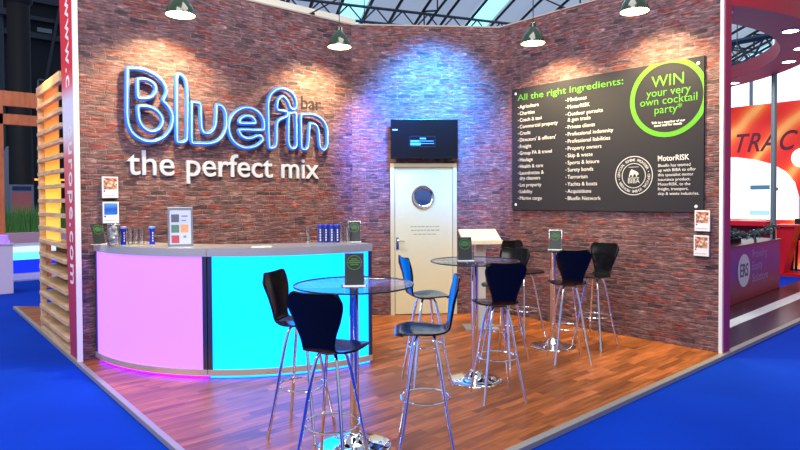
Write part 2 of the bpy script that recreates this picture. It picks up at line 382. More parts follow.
P['f'] = [[(2.083, 2.212), (2.074, 2.773), (2.12, 2.878), (2.236, 2.954), (2.379, 2.935), (2.46, 2.855), (2.472, 2.745), (2.433, 2.702), (2.377, 2.719), (2.352, 2.802), (2.285, 2.858), (2.217, 2.823), (2.198, 2.759), (2.197, 2.675), (2.339, 2.677), (2.338, 2.611), (2.232, 2.569), (2.189, 2.522), (2.186, 2.261), (2.149, 2.215)]]
P['i'] = [[(2.357, 2.651), (2.347, 2.264), (2.403, 2.212), (2.467, 2.248), (2.462, 2.674)]]
P['n'] = [[(2.529, 2.655), (2.723, 2.673), (2.848, 2.626), (2.923, 2.522), (2.927, 2.282), (2.865, 2.218), (2.804, 2.261), (2.792, 2.484), (2.739, 2.554), (2.656, 2.553), (2.636, 2.266), (2.603, 2.216), (2.531, 2.224)]]
loc, rz = on_left(0, 0)
neon = thing('neon_sign', 'large outlined sign lettering in glowing blue tube on the left brick wall', 'sign', (loc[0]-.022, loc[1], loc[2]), rz)
BRK = mat('dark_clip', (40, 50, 70), .5)
for k, ch in enumerate('Bluefin'):
    mb = MB()
    for path in P[ch]:
        q = chaikin([(x, -.062, z) for x, z in path], 3)
        mb.tube(q, .026, 10, True, up=Vector((0, 1, 0)))
    L_ = mb.build('letter', NEON, neon, smooth=True)
    mb = MB()
    for path in P[ch]:
        q = chaikin([(x, -.0835, z) for x, z in path], 3)
        mb.tube(q, .0075, 6, True, up=Vector((0, 1, 0)))
    mb.build('bright_core', NEONB, L_, smooth=True)
    for x, z in (P[ch][0][1], P[ch][0][len(P[ch][0])//2]): MB().tube([(x, 0, z), (x, -.045, z)], .008, 6).build('clip', BRK, L_)
tg = thing('slogan_lettering', 'pale raised slogan lettering below the blue tube sign', 'lettering', loc, rz)
LET = mat('pale_grey_acrylic_letter', (178, 186, 206), .45)
# one letter at a time: measure advances with the full line
def letters(parent, s, x, z, width, size, bold, ext, y, m):
    cu = bpy.data.curves.new('t', 'FONT'); cu.body = s; cu.size = size; cu.offset = bold; cu.extrude = ext; cu.resolution_u = 5
    o = bpy.data.objects.new('t', cu); C.objects.link(o); bpy.context.view_layer.update()
    me = bpy.data.meshes.new_from_object(o.evaluated_get(bpy.context.evaluated_depsgraph_get())); bpy.data.objects.remove(o); bpy.data.curves.remove(cu)
    xs = [v.co.x for v in me.vertices]; x0 = min(xs); k = width/(max(xs)-x0)
    me.transform(Matrix.Translation((x, y, z)) @ FACE @ Matrix.Diagonal((k, k, 1, 1)) @ Matrix.Translation((-x0, 0, 0)))
    bm = bmesh.new(); bm.from_mesh(me); bpy.data.meshes.remove(me)
    bmesh.ops.remove_doubles(bm, verts=bm.verts[:], dist=1e-5)
    seen = set(); parts = []
    for f in bm.faces:
        if f.index in seen: continue
        st = [f]; comp = []; seen.add(f.index)
        while st:
            g = st.pop(); comp.append(g)
            for v in g.verts:
                for h in v.link_faces:
                    if h.index not in seen: seen.add(h.index); st.append(h)
        parts.append(comp)
    boxes = []
    for comp in parts:
        X = [v.co.x for f in comp for v in f.verts]; boxes.append([min(X), max(X), comp])
    boxes.sort(key=lambda b: b[0]); merged = []
    for b in boxes:
        if merged and b[0] < merged[-1][1] - .35*(b[1]-b[0]): merged[-1][1] = max(b[1], merged[-1][1]); merged[-1][2] = merged[-1][2]+b[2]
        else: merged.append(b)
    for b in merged:
        nb = bmesh.new(); vm = {}
        for f in b[2]:
            vs = []
            for v in f.verts:
                if v not in vm: vm[v] = nb.verts.new(v.co)
                vs.append(vm[v])
            try: nb.faces.new(vs)
            except ValueError: pass
        q = MB(); q.bm.free(); q.bm = nb; q.build('letter', m, parent)
    bm.free()
letters(tg, 'the perfect mix', .468, 1.862, 2.335, .3, .0015, .012, -.0125, LET)
bl = thing('small_lettering', 'small thin grey lettering at the upper right of the blue tube sign', 'lettering', loc, rz)
letters(bl, 'bar', 2.557, 2.745, .30, .16, .001, .003, -.0035, mat('dark_grey_letter', (18, 18, 26), .6))

# ------------------------------------------------------------------ charcoal board on the right wall
BW, BH = 2.478, 1.62
loc, rz = on_right(CB-2.658, 1.4385)
bo = thing('wall_board', 'large charcoal board listing services in pale print on the right brick wall', 'sign', loc, rz)
MB().box(0, BW, -.025, -.002, 0, BH, .002).build('panel', BOARD, bo)
YB = -.027
text('heading', 'All the right ingredients:', GREEN, bo, .092, 1.458, .116, 0, .0008, YB, width=1.5)
c1 = ['Agriculture', 'Charities', 'Coach & taxi', 'Commercial property', 'Credit', "Directors' & officers'", 'Freight', 'Group PA & travel', 'Haulage', 'Health & care', 'Laundrettes &', 'dry cleaners', 'Let property', 'Liability', 'Marine cargo']
c2 = ['Minibuses', 'MotorRISK', 'Outdoor pursuits', '& gun trade', 'Private clients', 'Professional indemnity', 'Professional liabilities', 'Property owners', 'Skip & waste', 'Sports & leisure', 'Surety bonds', 'Terrorism', 'Yachts & boats', 'Acquisitions', 'Bluefin Network']
for col, x0, zt, zb in ((c1, .125, 1.35, .135), (c2, .86, 1.348, .13)):
    z = zt; tot = sum(.8 if s in ('dry cleaners', '& gun trade') else 1 for s in col[1:]); stp = (zt-zb)/tot; os_ = []
    for i, s in enumerate(col):
        sub = s in ('dry cleaners', '& gun trade')
        if i: z -= stp*(.8 if sub else 1)
        os_.append(text('t', ('' if sub else '')+s, PRINT, None, x0, z, .067, 0, .0006, YB))
        if not sub:
            q = MB().box(x0-.025, x0-.016, YB-.0006, YB+.0006, z+.015, z+.024).build('t', PRINT); os_.append(q)
    lt = join_meshes('list_lettering', os_, PRINT, bo)
# clipped lime ring
def ring_mesh(cx, cz, ri, ro, y0, y1, a0=0, a1=2*PI, n=96, clip=None):
    mb = MB()
    for k in range(n):
        a, b = a0+(a1-a0)*k/n, a0+(a1-a0)*(k+1)/n
        pts = [(cx+r*math.cos(t), cz+r*math.sin(t)) for r, t in ((ri, a), (ro, a), (ro, b), (ri, b))]
        if clip:
            if all(p[0] > clip[0] or p[1] > clip[1] for p in pts): continue
            pts = [(min(p[0], clip[0]), min(p[1], clip[1])) for p in pts]
        f = [mb.bm.verts.new((p[0], y0, p[1])) for p in pts]; g = [mb.bm.verts.new((p[0], y1, p[1])) for p in pts]
        mb.bm.faces.new(f)
        for i in range(4): mb.bm.faces.new((f[i], f[(i+1) % 4], g[(i+1) % 4], g[i]))
    return mb
ring_mesh(2.10, 1.235, .372, .425, YB-.0006, YB+.002, clip=(BW-.002, BH-.002)).build('lime_ring', GREEN, bo)
os_ = []
for s, z, sz, b in (('WIN', 1.365, .175, 0), ('your very', 1.265, .122, 0), ('own cocktail', 1.172, .122, 0), ('party*', 1.075, .122, 0)):
    os_.append(text('t', s, GREEN, None, 2.105, z, sz, b, .0006, YB, align='CENTER'))
join_meshes('offer_lettering', os_, GREEN, bo)
join_meshes('small_print', [text('t', 'Talk to a member of our', PRINT, None, 2.105, .965, .036, .0008, .0006, YB, align='CENTER'), text('t', 'stand staff for details', PRINT, None, 2.105, .932, .036, .0008, .0006, YB, align='CENTER')], PRINT, bo)
# round badge
bx, bz = 1.72, .405
BADGE = mat('badge_print', (190, 192, 198), .5)
os_ = [ring_mesh(bx, bz, .212, .222, YB-.0006, YB).build('t', BADGE), ring_mesh(bx, bz, .134, .142, YB-.0006, YB).build('t', BADGE)]
s = 'OFFICIAL SCHEME PROVIDER \u2022 OFFICIAL SCHEME PROVIDER \u2022 '
for i, ch in enumerate(s):
    if ch == ' ': continue
    a = PI-2*PI*i/len(s)
    M = Matrix.Translation((bx+.163*math.cos(a), YB, bz+.163*math.sin(a))) @ FACE @ Matrix.Rotation(a-PI/2, 4, 'Z')
    os_.append(text('t', ch, BADGE, None, 0, 0, .042, .0005, .0006, 0, align='CENTER', M=M))
os_.append(text('t', 'BIBA', BADGE, None, bx, bz-.085, .07, .0, .0006, YB, align='CENTER'))
os_.append(MB().box(bx-.065, bx+.065, YB-.0006, YB, bz-.03, bz-.022).build('t', BADGE))
os_.append(MB().box(bx-.06, bx+.06, YB-.0006, YB, bz+.095, bz+.1).build('t', BADGE))
lion = [(-.055, .0), (-.04, .05), (-.025, .072), (.0, .062), (.03, .05), (.055, .03), (.06, .008), (.045, .012), (.04, -.012), (.028, -.012), (.026, .012), (.0, .018), (-.006, -.012), (-.02, -.012), (-.022, .014), (-.036, .012), (-.045, -.012), (-.055, -.012)]
mb = MB(); mb.prism([(x+bx, z+bz) for x, z in lion], 0, .0006); bmesh.ops.transform(mb.bm, matrix=Matrix.Translation((0, YB, 0)) @ FACE, verts=mb.bm.verts[:]); os_.append(mb.build('t', BADGE))
join_meshes('round_badge', os_, BADGE, bo)
os_ = [text('t', 'MotorRISK', PRINT, None, 1.998, .555, .085, .001, .0006, YB, width=.335)]
for i, s in enumerate(['Bluefin has teamed', 'up with BIBA to offer', 'this specialist motor', 'insurance product.', 'MotorRISK, to the', 'freight, transport,', 'skip & waste industries.']):
    os_.append(text('t', s, PRINT, None, 1.998, .49-.051*i, .046, 0, .0006, YB))
join_meshes('note_lettering', os_, PRINT, bo)
for x, z in ((.06, 1.555), (.06, .07), (BW-.06, 1.55), (BW-.075, .06)):
    mb = MB(); mb.lathe([(0, .006), (.014, .005), (.018, 0), (0, 0)], 16, M=Matrix.Translation((x, -.025, z)) @ FACE); mb.build('screw_cap', WHITE, bo, smooth=True)

# ------------------------------------------------------------------ door in the back wall, television over it
dl = on_back(.472, 0)[0]
s0 = (Vector((3.769, 3.792))-Vector((CA, W))).length; s1 = (Vector((4.510, 3.255))-Vector((CA, W))).length
loc, rz = on_back(s0, 0, 0)
door = thing('door_1', None, None, loc, rz); struct(door, 'cream door with round porthole in the back wall')
DW = s1-s0; DH = 2.075
MB().box(0, .055, -.035, .0, 0, DH, .003).box(DW-.055, DW, -.035, .0, 0, DH, .003).box(.055, DW-.055, -.035, .0, DH-.05, DH, .003).build('door_frame', CREAM2, door)
MB().box(.06, DW-.06, -.018, -.002, .012, DH-.055, .002).build('door_leaf', CREAM, door)
pc = (DW*.495, 1.615)
pm = Matrix.Translation((pc[0], -.018, pc[1])) @ FACE
ph = MB().lathe([(.118, 0), (.118, .012), (.13, .02), (.15, .02), (.162, .008), (.162, 0)], 40, M=pm).build('porthole_ring', CHROME, door, smooth=True)
PG = glassy('porthole_glass', (.12, .2, .3), .03, .35)
MB().lathe([(0, .012), (.06, .011), (.119, .004), (.119, 0), (0, 0)], 32, M=pm).build('pane', mat('smoky_blue_pane', (48, 62, 84), .08, coat=1), ph, smooth=True)
MB().box(.075, .112, -.024, -.018, .90, 1.07, .002).build('lock_plate', CHROME, door)
MB().tube([(.094, -.022, 1.02), (.094, -.06, 1.02), (.19, -.06, 1.02)], .009, 8).build('handle', CHROME, door, smooth=True)
GT = mat('grey_door_print', (150, 142, 124), .6)
os_ = []
for i, (w_, b) in enumerate(((.36, 0), (.34, 1), (.27, 0))):
    x = pc[0]-w_/2; random.seed(i+3)
    while x < pc[0]+w_/2:
        q = random.uniform(.025, .06); os_.append(MB().box(x, x+q, -.0186, -.018, 1.205-.053*i, 1.205-.053*i+(.014 if not b else .017)).build('t', GT)); x += q+.012
join_meshes('small_print', os_, GT, door)

t0 = (Vector((3.755, 3.802))-Vector((CA, W))).length; t1 = (Vector((4.523, 3.241))-Vector((CA, W))).length
loc, rz = on_back((t0+t1)/2, 2.40)
tv = thing('television', 'flat black television on the back wall above the door', 'television', loc, rz)
tw, th = (t1-t0)*.96, .53
MB().box(-tw/2, tw/2, -.125, -.085, -th/2, th/2, .004).build('casing', mat('tv_black_gloss', (8, 8, 10), .25), tv)
MB().box(-tw/2+.018, tw/2-.018, -.1265, -.1255, -th/2+.03, th/2-.018).build('screen', mat('dark_screen', (3, 3, 5), .25), tv)
SB = mat('screen_blue_glow', (60, 120, 220), .5, emis=(70, 140, 235), es=.9); SW = mat('screen_pale_glow', (150, 170, 220), .5, emis=(150, 180, 240), es=1)
MB().box(-.43, -.365, -.128, -.1265, .115, .128).build('screen_caption', SW, tv)
mb = MB()
for a in ((-.2, .145, .035, .037), (-.2, .145, -.105, -.103), (-.2, -.198, -.105, .037), (.143, .145, -.105, .037)): mb.box(a[0], a[1], -.1275, -.1265, a[2], a[3])
mb.build('screen_message_frame', mat('screen_dim_line', (50, 60, 80), .5, emis=(60, 80, 110), es=.4), tv)
MB().box(-.06, .02, -.1275, -.1265, -.005, .015).box(-.19, -.07, -.1275, -.1265, -.04, -.018).box(-.07, .125, -.1275, -.1265, -.032, -.024).box(-.19, -.05, -.1275, -.1265, -.085, -.05).box(-.05, .13, -.1275, -.1265, -.066, -.058).build('screen_message', SB, tv)
MB().box(-.2, .2, -.085, 0, -.16, .16).build('wall_bracket', DARK, tv)

# ------------------------------------------------------------------ curved light-up bar
BC = (2.12, 4.09); RB = 1.98
PINK = mat('backlit_pink_panel', (120, 80, 150), .45)
PINK.node_tree.nodes['Principled BSDF'].inputs['Emission Color'].default_value = (.25, .10, 1, 1); PINK.node_tree.nodes['Principled BSDF'].inputs['Emission Strength'].default_value = 2.3
CYAN = mat('backlit_cyan_panel', (0, 120, 170), .45)
CYAN.node_tree.nodes['Principled BSDF'].inputs['Emission Color'].default_value = (0, .19, 1, 1); CYAN.node_tree.nodes['Principled BSDF'].inputs['Emission Strength'].default_value = 4.9
LEDP = mat('violet_led_strip', (120, 20, 255), .4, emis=(118, 10, 255), es=9)
LEDB = mat('blue_led_strip', (20, 120, 255), .4, emis=(0, 100, 255), es=7)
def counter(a0, a1, panel, led, label, ends):
    r = math.radians; a0, a1 = r(a0), r(a1)
    mid = (a0+a1)/2; org = (BC[0]+RB*math.cos(mid), BC[1]+RB*math.sin(mid))
    t = thing('bar_counter', label, 'bar counter', (org[0], org[1], 0), 0)
    c = (BC[0]-org[0], BC[1]-org[1]); e = .022
    MB().arc(*c, 1.55, RB-.10, a0, a1, .0, 1.095).build('body', DARK, t, True)
    MB().arc(*c, RB-.06, RB-.035, a0+.005, a1-.005, .004, .028).build('glow_strip', led, t, True)
    MB().arc(*c, RB-.1, RB, a0+.002, a1-.002, .03, .085).build('lower_band', STEEL, t, True)
    MB().arc(*c, RB-.05, RB-.014, a0+e, a1-e, .085, 1.092).build('light_panel', panel, t, True)
    for q in (a0+.002, a1-e): MB().arc(*c, RB-.1, RB-.004, q, q+e-.002, .085, 1.092, 3).build('steel_post', mat('shaded_steel_post', (88, 92, 116), .3, .8), t, True)  # bar steel with shade and reflection put into a darker colour
    tp = MB().arc(*c, 1.5, RB+.004, a0+.001, a1-.001, 1.092, 1.165).build('countertop', STEEL, t, True)
    return t
counter(180.5, 225, PINK, LEDP, 'curved bar counter with glowing pink front, beside the left wall end', 0)
counter(225, 270.3, CYAN, LEDB, 'curved bar counter with glowing cyan front, behind the nearest stools', 1)
def led_light(name, a, r_, col, e, size):
    l = bpy.data.lights.new(name, 'POINT'); l.color = col; l.energy = e; l.shadow_soft_size = size
    o = bpy.data.objects.new(name, l); C.objects.link(o); o.location = (BC[0]+r_*math.cos(math.radians(a)), BC[1]+r_*math.sin(math.radians(a)), .05); return o

# ------------------------------------------------------------------ stools
def ply(kind):
    # one moulded shell in two parts: side profile points (x, z, half width)
    prof = [(.190, .752, .135), (.183, .762, .158), (.15, .768, .172), (.09, .770, .178), (.02, .768, .178), (-.04, .764, .165), (-.085, .762, .135), (-.118, .766, .112), (-.142, .778, .101),
            (-.158, .800, .098), (-.168, .835, .104), (-.178, .88, .119), (-.189, .94, .143), (-.201, 1.0, .160), (-.211, 1.05, .168), (-.216, 1.085, .168), (-.218, 1.106, .164)]
    seg = prof[:9] if kind == 'seat' else prof[8:]
    # smooth resample
    pts = []
    P4 = [Vector(p) for p in prof]
    i0, i1 = (0, 8) if kind == 'seat' else (8, 16)
    for i in range(i0, i1):
        a, b, c, d = P4[max(i-1, 0)], P4[i], P4[i+1], P4[min(i+2, 16)]
        for k in range(3):
            t = k/3; pts.append(.5*((2*b)+(-a+c)*t+(2*a-5*b+4*c-d)*t*t+(-a+3*b-3*c+d)*t**3))
    pts.append(P4[i1])
    mb = MB(); n = 16; rows = []
    m = len(pts)
    for j, p in enumerate(pts):
        row = []
        for k in range(n+1):
            t = -1+2*k/n; x, z, w = p
            at = abs(t); rc = 1-math.sqrt(max(0, 1-(max(0, at-.7)/.3)**2))
            if kind == 'backrest':
                f = j/(m-1)
                if f > .55: g = (f-.55)/.45; z -= rc*.055*g + .007*(1-min(1, at/.7)**2)*g
                x += .022*t*t*min(1, f*2)          # slight wrap around the sitter
            else:
                f = 1-j/(m-1)
                if f > .6: g = (f-.6)/.4; x -= rc*.05*g
                z -= .010*(1-t*t)*min(1, (1-abs(2*f-1))*1.4)
            row.append(mb.bm.verts.new((x, w*t, z)))
        rows.append(row)
    for A, B in zip(rows, rows[1:]):
        for k in range(n): mb.bm.faces.new((A[k], A[k+1], B[k+1], B[k]))
    bmesh.ops.recalc_face_normals(mb.bm, faces=mb.bm.faces[:])
    return mb
def make_stool(label):
    t = thing('bar_stool', label, 'bar stool', group=None)
    for kind in ('seat', 'backrest'):
        o = ply(kind).build(kind, BLACKPLY, t, smooth=True)
        md = o.modifiers.new('thick', 'SOLIDIFY'); md.thickness = .011; md.offset = 0
    for k in range(4):
        a = PI/4+k*PI/2; c, s = math.cos(a), math.sin(a)
        pr = [(.045, .748), (.07, .735), (.092, .70), (.118, .60), (.146, .46), (.171, .32), (.200, .18), (.226, .07), (.241, .0)]
        MB().tube([(r*c, r*s, z) for r, z in pr], .0105, 10).build('leg', CHROME, t, smooth=True)
    MB().tube([(.156*math.cos(2*PI*k/40), .156*math.sin(2*PI*k/40), .33) for k in range(40)], .0065, 8, True).build('footring', CHROME, t, smooth=True)
    MB().lathe([(0, .735), (.07, .735), (.085, .742), (.085, .757), (0, .757)], 24).build('seat_mount', DARK, t, smooth=True)
    return t
STOOLS = [
 ((.725, 1.113), -57, 'black bar stool against the cyan bar front, left of the nearest glass table'),
 ((.490, .400), 28, 'nearest black bar stool, its back turned, in front of the cyan bar front'),
 ((1.185, .367), 139, 'black bar stool with its thin edge-on back, just right of the nearest glass table'),
 ((2.103, 1.327), -24, 'black bar stool in front of the cream door, its back lit bright blue'),
 ((2.276, .682), 60, 'black bar stool with its back turned, in front of the middle glass table'),
 ((3.09, 1.27), 187, 'black bar stool right of the middle glass table, half hidden behind a nearer stool'),
 ((4.05, 1.76), 262, 'rearmost black bar stool left of the far table, near the corner of the brick walls'),
 ((3.624, .907), 48, 'black bar stool with its back turned, in front of the far glass table'),
 ((4.32, 1.03), 180, 'black bar stool closest to the right brick wall, beside the far glass table'),
]
st0 = make_stool(STOOLS[0][2])
for i, ((x, y), rz, lab) in enumerate(STOOLS):
    if i == 0: st0.location = (x, y, 0); st0.rotation_euler = (0, 0, math.radians(rz))
    else: dup(st0, (x, y, 0), math.radians(rz), lab)
for o in [o for o in C.objects if o.name.startswith('bar_stool')]: o['group'] = 'black plywood bar stools around the glass tables'

# ------------------------------------------------------------------ tables
def make_table(R, label):
    t = thing('poseur_table', label, 'table', group='tall round glass tables')
    MB().lathe([(0, 1.042), (R-.004, 1.042), (R, 1.045), (R, 1.05), (R-.003, 1.053), (0, 1.053)], 72).build('glass_top', GLASS, t, smooth=True)
    MB().lathe([(R-.003, 1.0425), (R+.0012, 1.0435), (R+.0012, 1.0515), (R-.003, 1.0525), (R-.003, 1.0425)], 72).build('glass_edge', mat('dark_glass_edge', (20, 44, 48), .3), t, smooth=True)
    MB().lathe([(.03, .05), (.03, 1.02), (.033, 1.025), (.085, 1.034), (.085, 1.042), (0, 1.042)], 32).build('column', CHROME, t, smooth=True)
    MB().lathe([(0, 0), (.235, 0), (.237, .006), (.23, .012), (.17, .02), (.11, .032), (.075, .05), (.058, .075), (.042, .09), (.031, .093), (.0, .093)], 56).build('base', CHROME, t, smooth=True)
    return t
tb0 = make_table(.385, 'nearest round glass table on a chrome column, by the bar')
tb0.location = (.862, .691, 0)
dup(tb0, (2.472, 1.096, 0), .4, 'middle round glass table on a chrome column, in front of the white lectern')
dup(tb0, (3.984, 1.329, 0), 1.2, 'far round glass table on a chrome column, nearest the right brick wall')

# leaflet stands
CAM = Vector((-1.3704, -2.3427))
def face_cam(p, turn=0.):
    d = CAM-Vector(p[:2]); return math.atan2(d.y, d.x)+PI/2+math.radians(turn)
CARD = mat('dark_leaflet_card', (34, 40, 44), .45, noise=.1, nscale=8)
CARDG = mat('leaflet_green_print', (70, 130, 60), .5)
LT = -.26
def make_leaflet(label, group):
    t = thing('leaflet_holder', label, 'leaflet holder', group=group)
    MB().box(-.07, .07, -.045, .045, 0, .006, .002).build('base', mat('white_acrylic_base', (225, 230, 232), .25), t)
    M = Matrix.Rotation(LT, 4, 'X')
    MB().box(-.066, .066, .003, .005, .006, .215, M=M).build('acrylic_sleeve', ACRYLIC, t)
    cd = MB().box(-.060, .060, -.001, .002, .008, .208, M=M).build('leaflet', CARD, t)
    rg = ring_mesh(0, .148, .043, .047, -.0048, -.0042, n=40); bmesh.ops.transform(rg.bm, matrix=M, verts=rg.bm.verts[:])
    g = rg.build('green_ring', CARDG, cd)
    mb = MB()
    for w_, z in ((.02, .168), (.034, .156), (.04, .144), (.026, .132)): mb.box(-w_, w_, -.0048, -.0042, z, z+.006, M=M)
    mb.build('print', CARDG, cd)
    return t
lg = 'small dark leaflets in clear stands'
lf = make_leaflet('dark leaflet with a green ring on the nearest glass table', lg)
p = (.80, .60); lf.location = (*p, 1.053); lf.rotation_euler = (0, 0, face_cam(p, 0))
for p, z, tn, lab in (((2.39, 1.13), 1.053, 10, 'dark leaflet with a green ring on the middle glass table'),
                      ((3.86, 1.22), 1.053, -6, 'dark leaflet with a green ring on the far glass table'),
                      ((2.12, 2.39), 1.165, -4, 'dark leaflet with a green ring at the right end of the bar top'),
                      ((.155, 3.89), 1.165, 35, 'dark leaflet stand seen nearly edge-on at the far left end of the bar top')):
    dup(lf, (*p, z), face_cam(p, tn), lab)

# ------------------------------------------------------------------ things on the bar
BT = 1.165
t = thing('ice_bucket', 'clear glass jar of ice and cutlery at the left end of the bar top', 'jar', (.215, 3.65, BT))
MB().lathe([(0, 0), (.052, 0), (.058, .01), (.062, .12), (.056, .17), (.058, .2), (.054, .2), (.052, .17), (.057, .12), (.053, .014), (0, .012)], 28).build('glass_jar', TUMBLER, t, smooth=True)
mb = MB(); random.seed(4)
for k in range(26):
    a = random.uniform(0, 6.28); r = random.uniform(0, .036); q = random.uniform(.012, .018)
    mb.box(-q, q, -q, q, -q, q, .003, M=Matrix.Translation((r*math.cos(a), r*math.sin(a), .035+.0055*k)) @ Matrix.Rotation(a, 4, 'X') @ Matrix.Rotation(a*2, 4, 'Z'))
tag(mb.build('ice', mat('cloudy_ice', (196, 200, 206), .25, noise=.3, nscale=30), t), None, None, kind='stuff')
random.seed(9)
MB().lathe([(.058, .198), (.062, .203), (.058, .208), (.053, .203), (.058, .198)], 28).build('rim', CHROME, t, smooth=True)

tangent = Vector((.756, -.655))
def bottle(label, p, sc=1.):
    t = thing('drink_bottle', label, 'bottle', (*p, BT), face_cam(p), 'slim blue drink bottles on the bar')
    MB().lathe([(0, 0), (.024, 0), (.026, .006), (.024, .03), (.019, .075), (.020, .11), (.027, .145), (.029, .155), (.0, .155)], 24).build('body', mat('cobalt_blue_plastic', (14, 40, 178), .25, coat=.4), t, smooth=True)
    MB().lathe([(.0295, .155), (.030, .158), (.030, .172), (.026, .176), (0, .176)], 24).build('cap', mat('pale_blue_cap', (120, 150, 215), .35), t, smooth=True)
    mb = MB()
    for z0 in (.03, .055, .08, .105): mb.box(.002, .011, -.0245, -.018, z0, z0+.016)
    mb.build('label_print', PRINT, t)
    return t
bottle('slim blue bottle left of the row of clear glasses, next to the glass jar', (.315, 3.70))
bottle('slim blue bottle right of the row of clear glasses, by the framed menu', (.525, 3.52))
def tumbler(label, p, h=.155, grp='clear glasses at the left end of the bar', obj=None):
    if obj: return dup(obj, (*p, BT), 0, label, grp)
    t = thing('drinking_glass', label, 'glass', (*p, BT), 0, grp)
    MB().lathe([(0, 0), (.021, 0), (.023, .004), (.026, h), (.0245, h), (.021, .012), (0, .01)], 24).build('glass_wall', TUMBLER, t, smooth=True)
    MB().lathe([(0, .002), (.0215, .002), (.0215, .011), (0, .011)], 20).build('heavy_base', mat('thick_glass_base', (206, 210, 196), .1, coat=1), t, smooth=True)
    return t
a = Vector((.365, 3.655)); g0 = tumbler('clear glass beside the left blue bottle, first in its row of three', a)
tumbler('middle one of three clear glasses between the two slim blue bottles', a+tangent*.056, obj=g0)
tumbler('clear glass third in its row, beside the right blue bottle', a+tangent*.112, obj=g0)
tumbler('clear empty glass to the left of the blue cans', (1.75, 2.66), grp='clear glasses by the blue cans', obj=g0)
tumbler('clear empty glass standing right of the blue cans', (2.005, 2.45), grp='clear glasses by the blue cans', obj=g0)
tumbler('clear empty glass just left of the bar-end leaflet', (2.055, 2.40), grp='clear glasses by the blue cans', obj=g0)
def can(label, p, white):
    t = thing('drink_can', label, 'can', (*p, BT), face_cam(p), 'tall blue cans on the bar')
    MB().lathe([(0, 0), (.022, 0), (.026, .006), (.0265, .155), (0, .155)], 24).build('body', mat('blue_can_print', (52, 78, 160), .3, .3, noise=.25, nscale=25) if white else mat('deep_blue_can_print', (30, 52, 142), .3, .3), t, smooth=True)
    MB().lathe([(.0265, .15), (.0275, .155), (.0275, .172), (.023, .178), (0, .176)], 24).build('lid', mat('royal_blue_lid', (20, 50, 190), .3), t, smooth=True)
    mb = MB()
    for z0 in (.02, .045, .07, .095, .118): mb.box(-.006, .007, -.0275, -.02, z0, z0+.015)
    mb.build('label_print', PRINT, t)
cx0 = Vector((1.84, 2.575))
for k, lab in enumerate(('tall blue can at the left end of the four, beside a clear glass', 'second tall blue can from the left in the row of four', 'second tall blue can from the right in the row of four', 'tall blue can at the right end of the four')):
    can(lab, cx0+tangent*(.057*k), k % 2 == 0)
# framed menu
p = (.635, 3.07)
t = thing('menu_stand', 'silver framed drinks menu with coloured squares on the pink bar counter', 'menu', (*p, BT), face_cam(p, 2))
M = Matrix.Rotation(-.1, 4, 'X')
MB().box(-.11, .11, -.008, .008, 0, .365, .004, M=M).build('frame', mat('silver_frame', (160, 166, 178), .3, .8), t)
MB().box(-.092, .092, -.0095, -.008, .022, .335, M=M).build('page', mat('menu_page', (196, 204, 226), .5), t)
for x, z, c_, nm in ((-.045, .262, (92, 100, 120), 'grey'), (-.045, .165, (86, 130, 112), 'green'), (.035, .165, (220, 160, 112), 'orange'), (-.045, .068, (180, 78, 92), 'red')):
    MB().box(x-.034, x+.034, -.0105, -.0095, z-.036, z+.036, M=M).build('menu_picture', mat('menu_%s_square' % nm, c_, .5, noise=.15, nscale=60), t)
MB().box(.01, .065, -.0105, -.0095, .275, .287, M=M).box(.01, .05, -.0105, -.0095, .235, .246, M=M).box(.025, .05, -.0105, -.0095, .08, .1, M=M).build('menu_print', mat('menu_print_blue', (120, 130, 165), .5), t)
MB().box(-.06, .06, -.005, .07, 0, .006).build('foot', CHROME, t)
p = (1.157, 2.50)
tag(MB().box(-.09, .09, -.05, .05, 0, .006, .001).build('leaflet_stack', mat('cream_paper', (236, 226, 206), .6), None, loc=(*p, BT), rotz=face_cam(p, 3)), 'thin cream stack of paper lying on the cyan bar counter', 'paper')

# ------------------------------------------------------------------ brochure boxes on the walls
FOOD = food_picture_material('food_picture', [(0, (110, 50, 40)), (.3, (190, 90, 64)), (.5, (214, 170, 140)), (.7, (120, 110, 90)), (1, (224, 206, 190))])
BLUEP = gradient_material('blue_sky_picture', [(0, (30, 110, 210)), (.5, (22, 80, 190)), (1, (80, 150, 220))], 'Z', .08, .2)
def brochure(locrz, pic, label, grp):
    (loc, rz) = locrz
    t = thing('brochure_box', label, 'brochure', loc, rz, grp)
    MB().box(-.08, .08, -.035, 0, -.005, .17, .002).build('holder', mat('dark_clear_holder', (120, 116, 120), .2), t)
    br_ = MB().box(-.075, .075, -.042, -.030, .0, .215, .001).build('brochure', mat('brochure_white', (226, 226, 232), .4), t)
    MB().box(-.062, .062, -.0435, -.042, .085, .2).build('cover_picture', pic, br_)
    MB().box(-.062, -.048, -.0435, -.042, .06, .076).build('cover_mark', mat('cover_blue', (30, 50, 140), .5), br_)
    MB().box(-.06, .055, -.0435, -.042, .025, .029).build('cover_line', mat('cover_grey', (150, 150, 156), .5), br_)
brochure(on_left(.295, 1.62), FOOD, 'upper brochure with a food picture on the left wall, above the glass jar', 'wall brochures on the left wall')
brochure(on_left(.298, 1.365), BLUEP, 'lower brochure with a blue picture on the left wall, just above the glass jar', 'wall brochures on the left wall')
brochure(on_right(CB-.187, 1.245), FOOD, 'upper brochure with a food picture on the right wall, under the charcoal board', 'wall brochures on the right wall')
brochure(on_right(CB-.195, .985), FOOD, 'lower brochure with a food picture on the right wall, under the other brochure', 'wall brochures on the right wall')

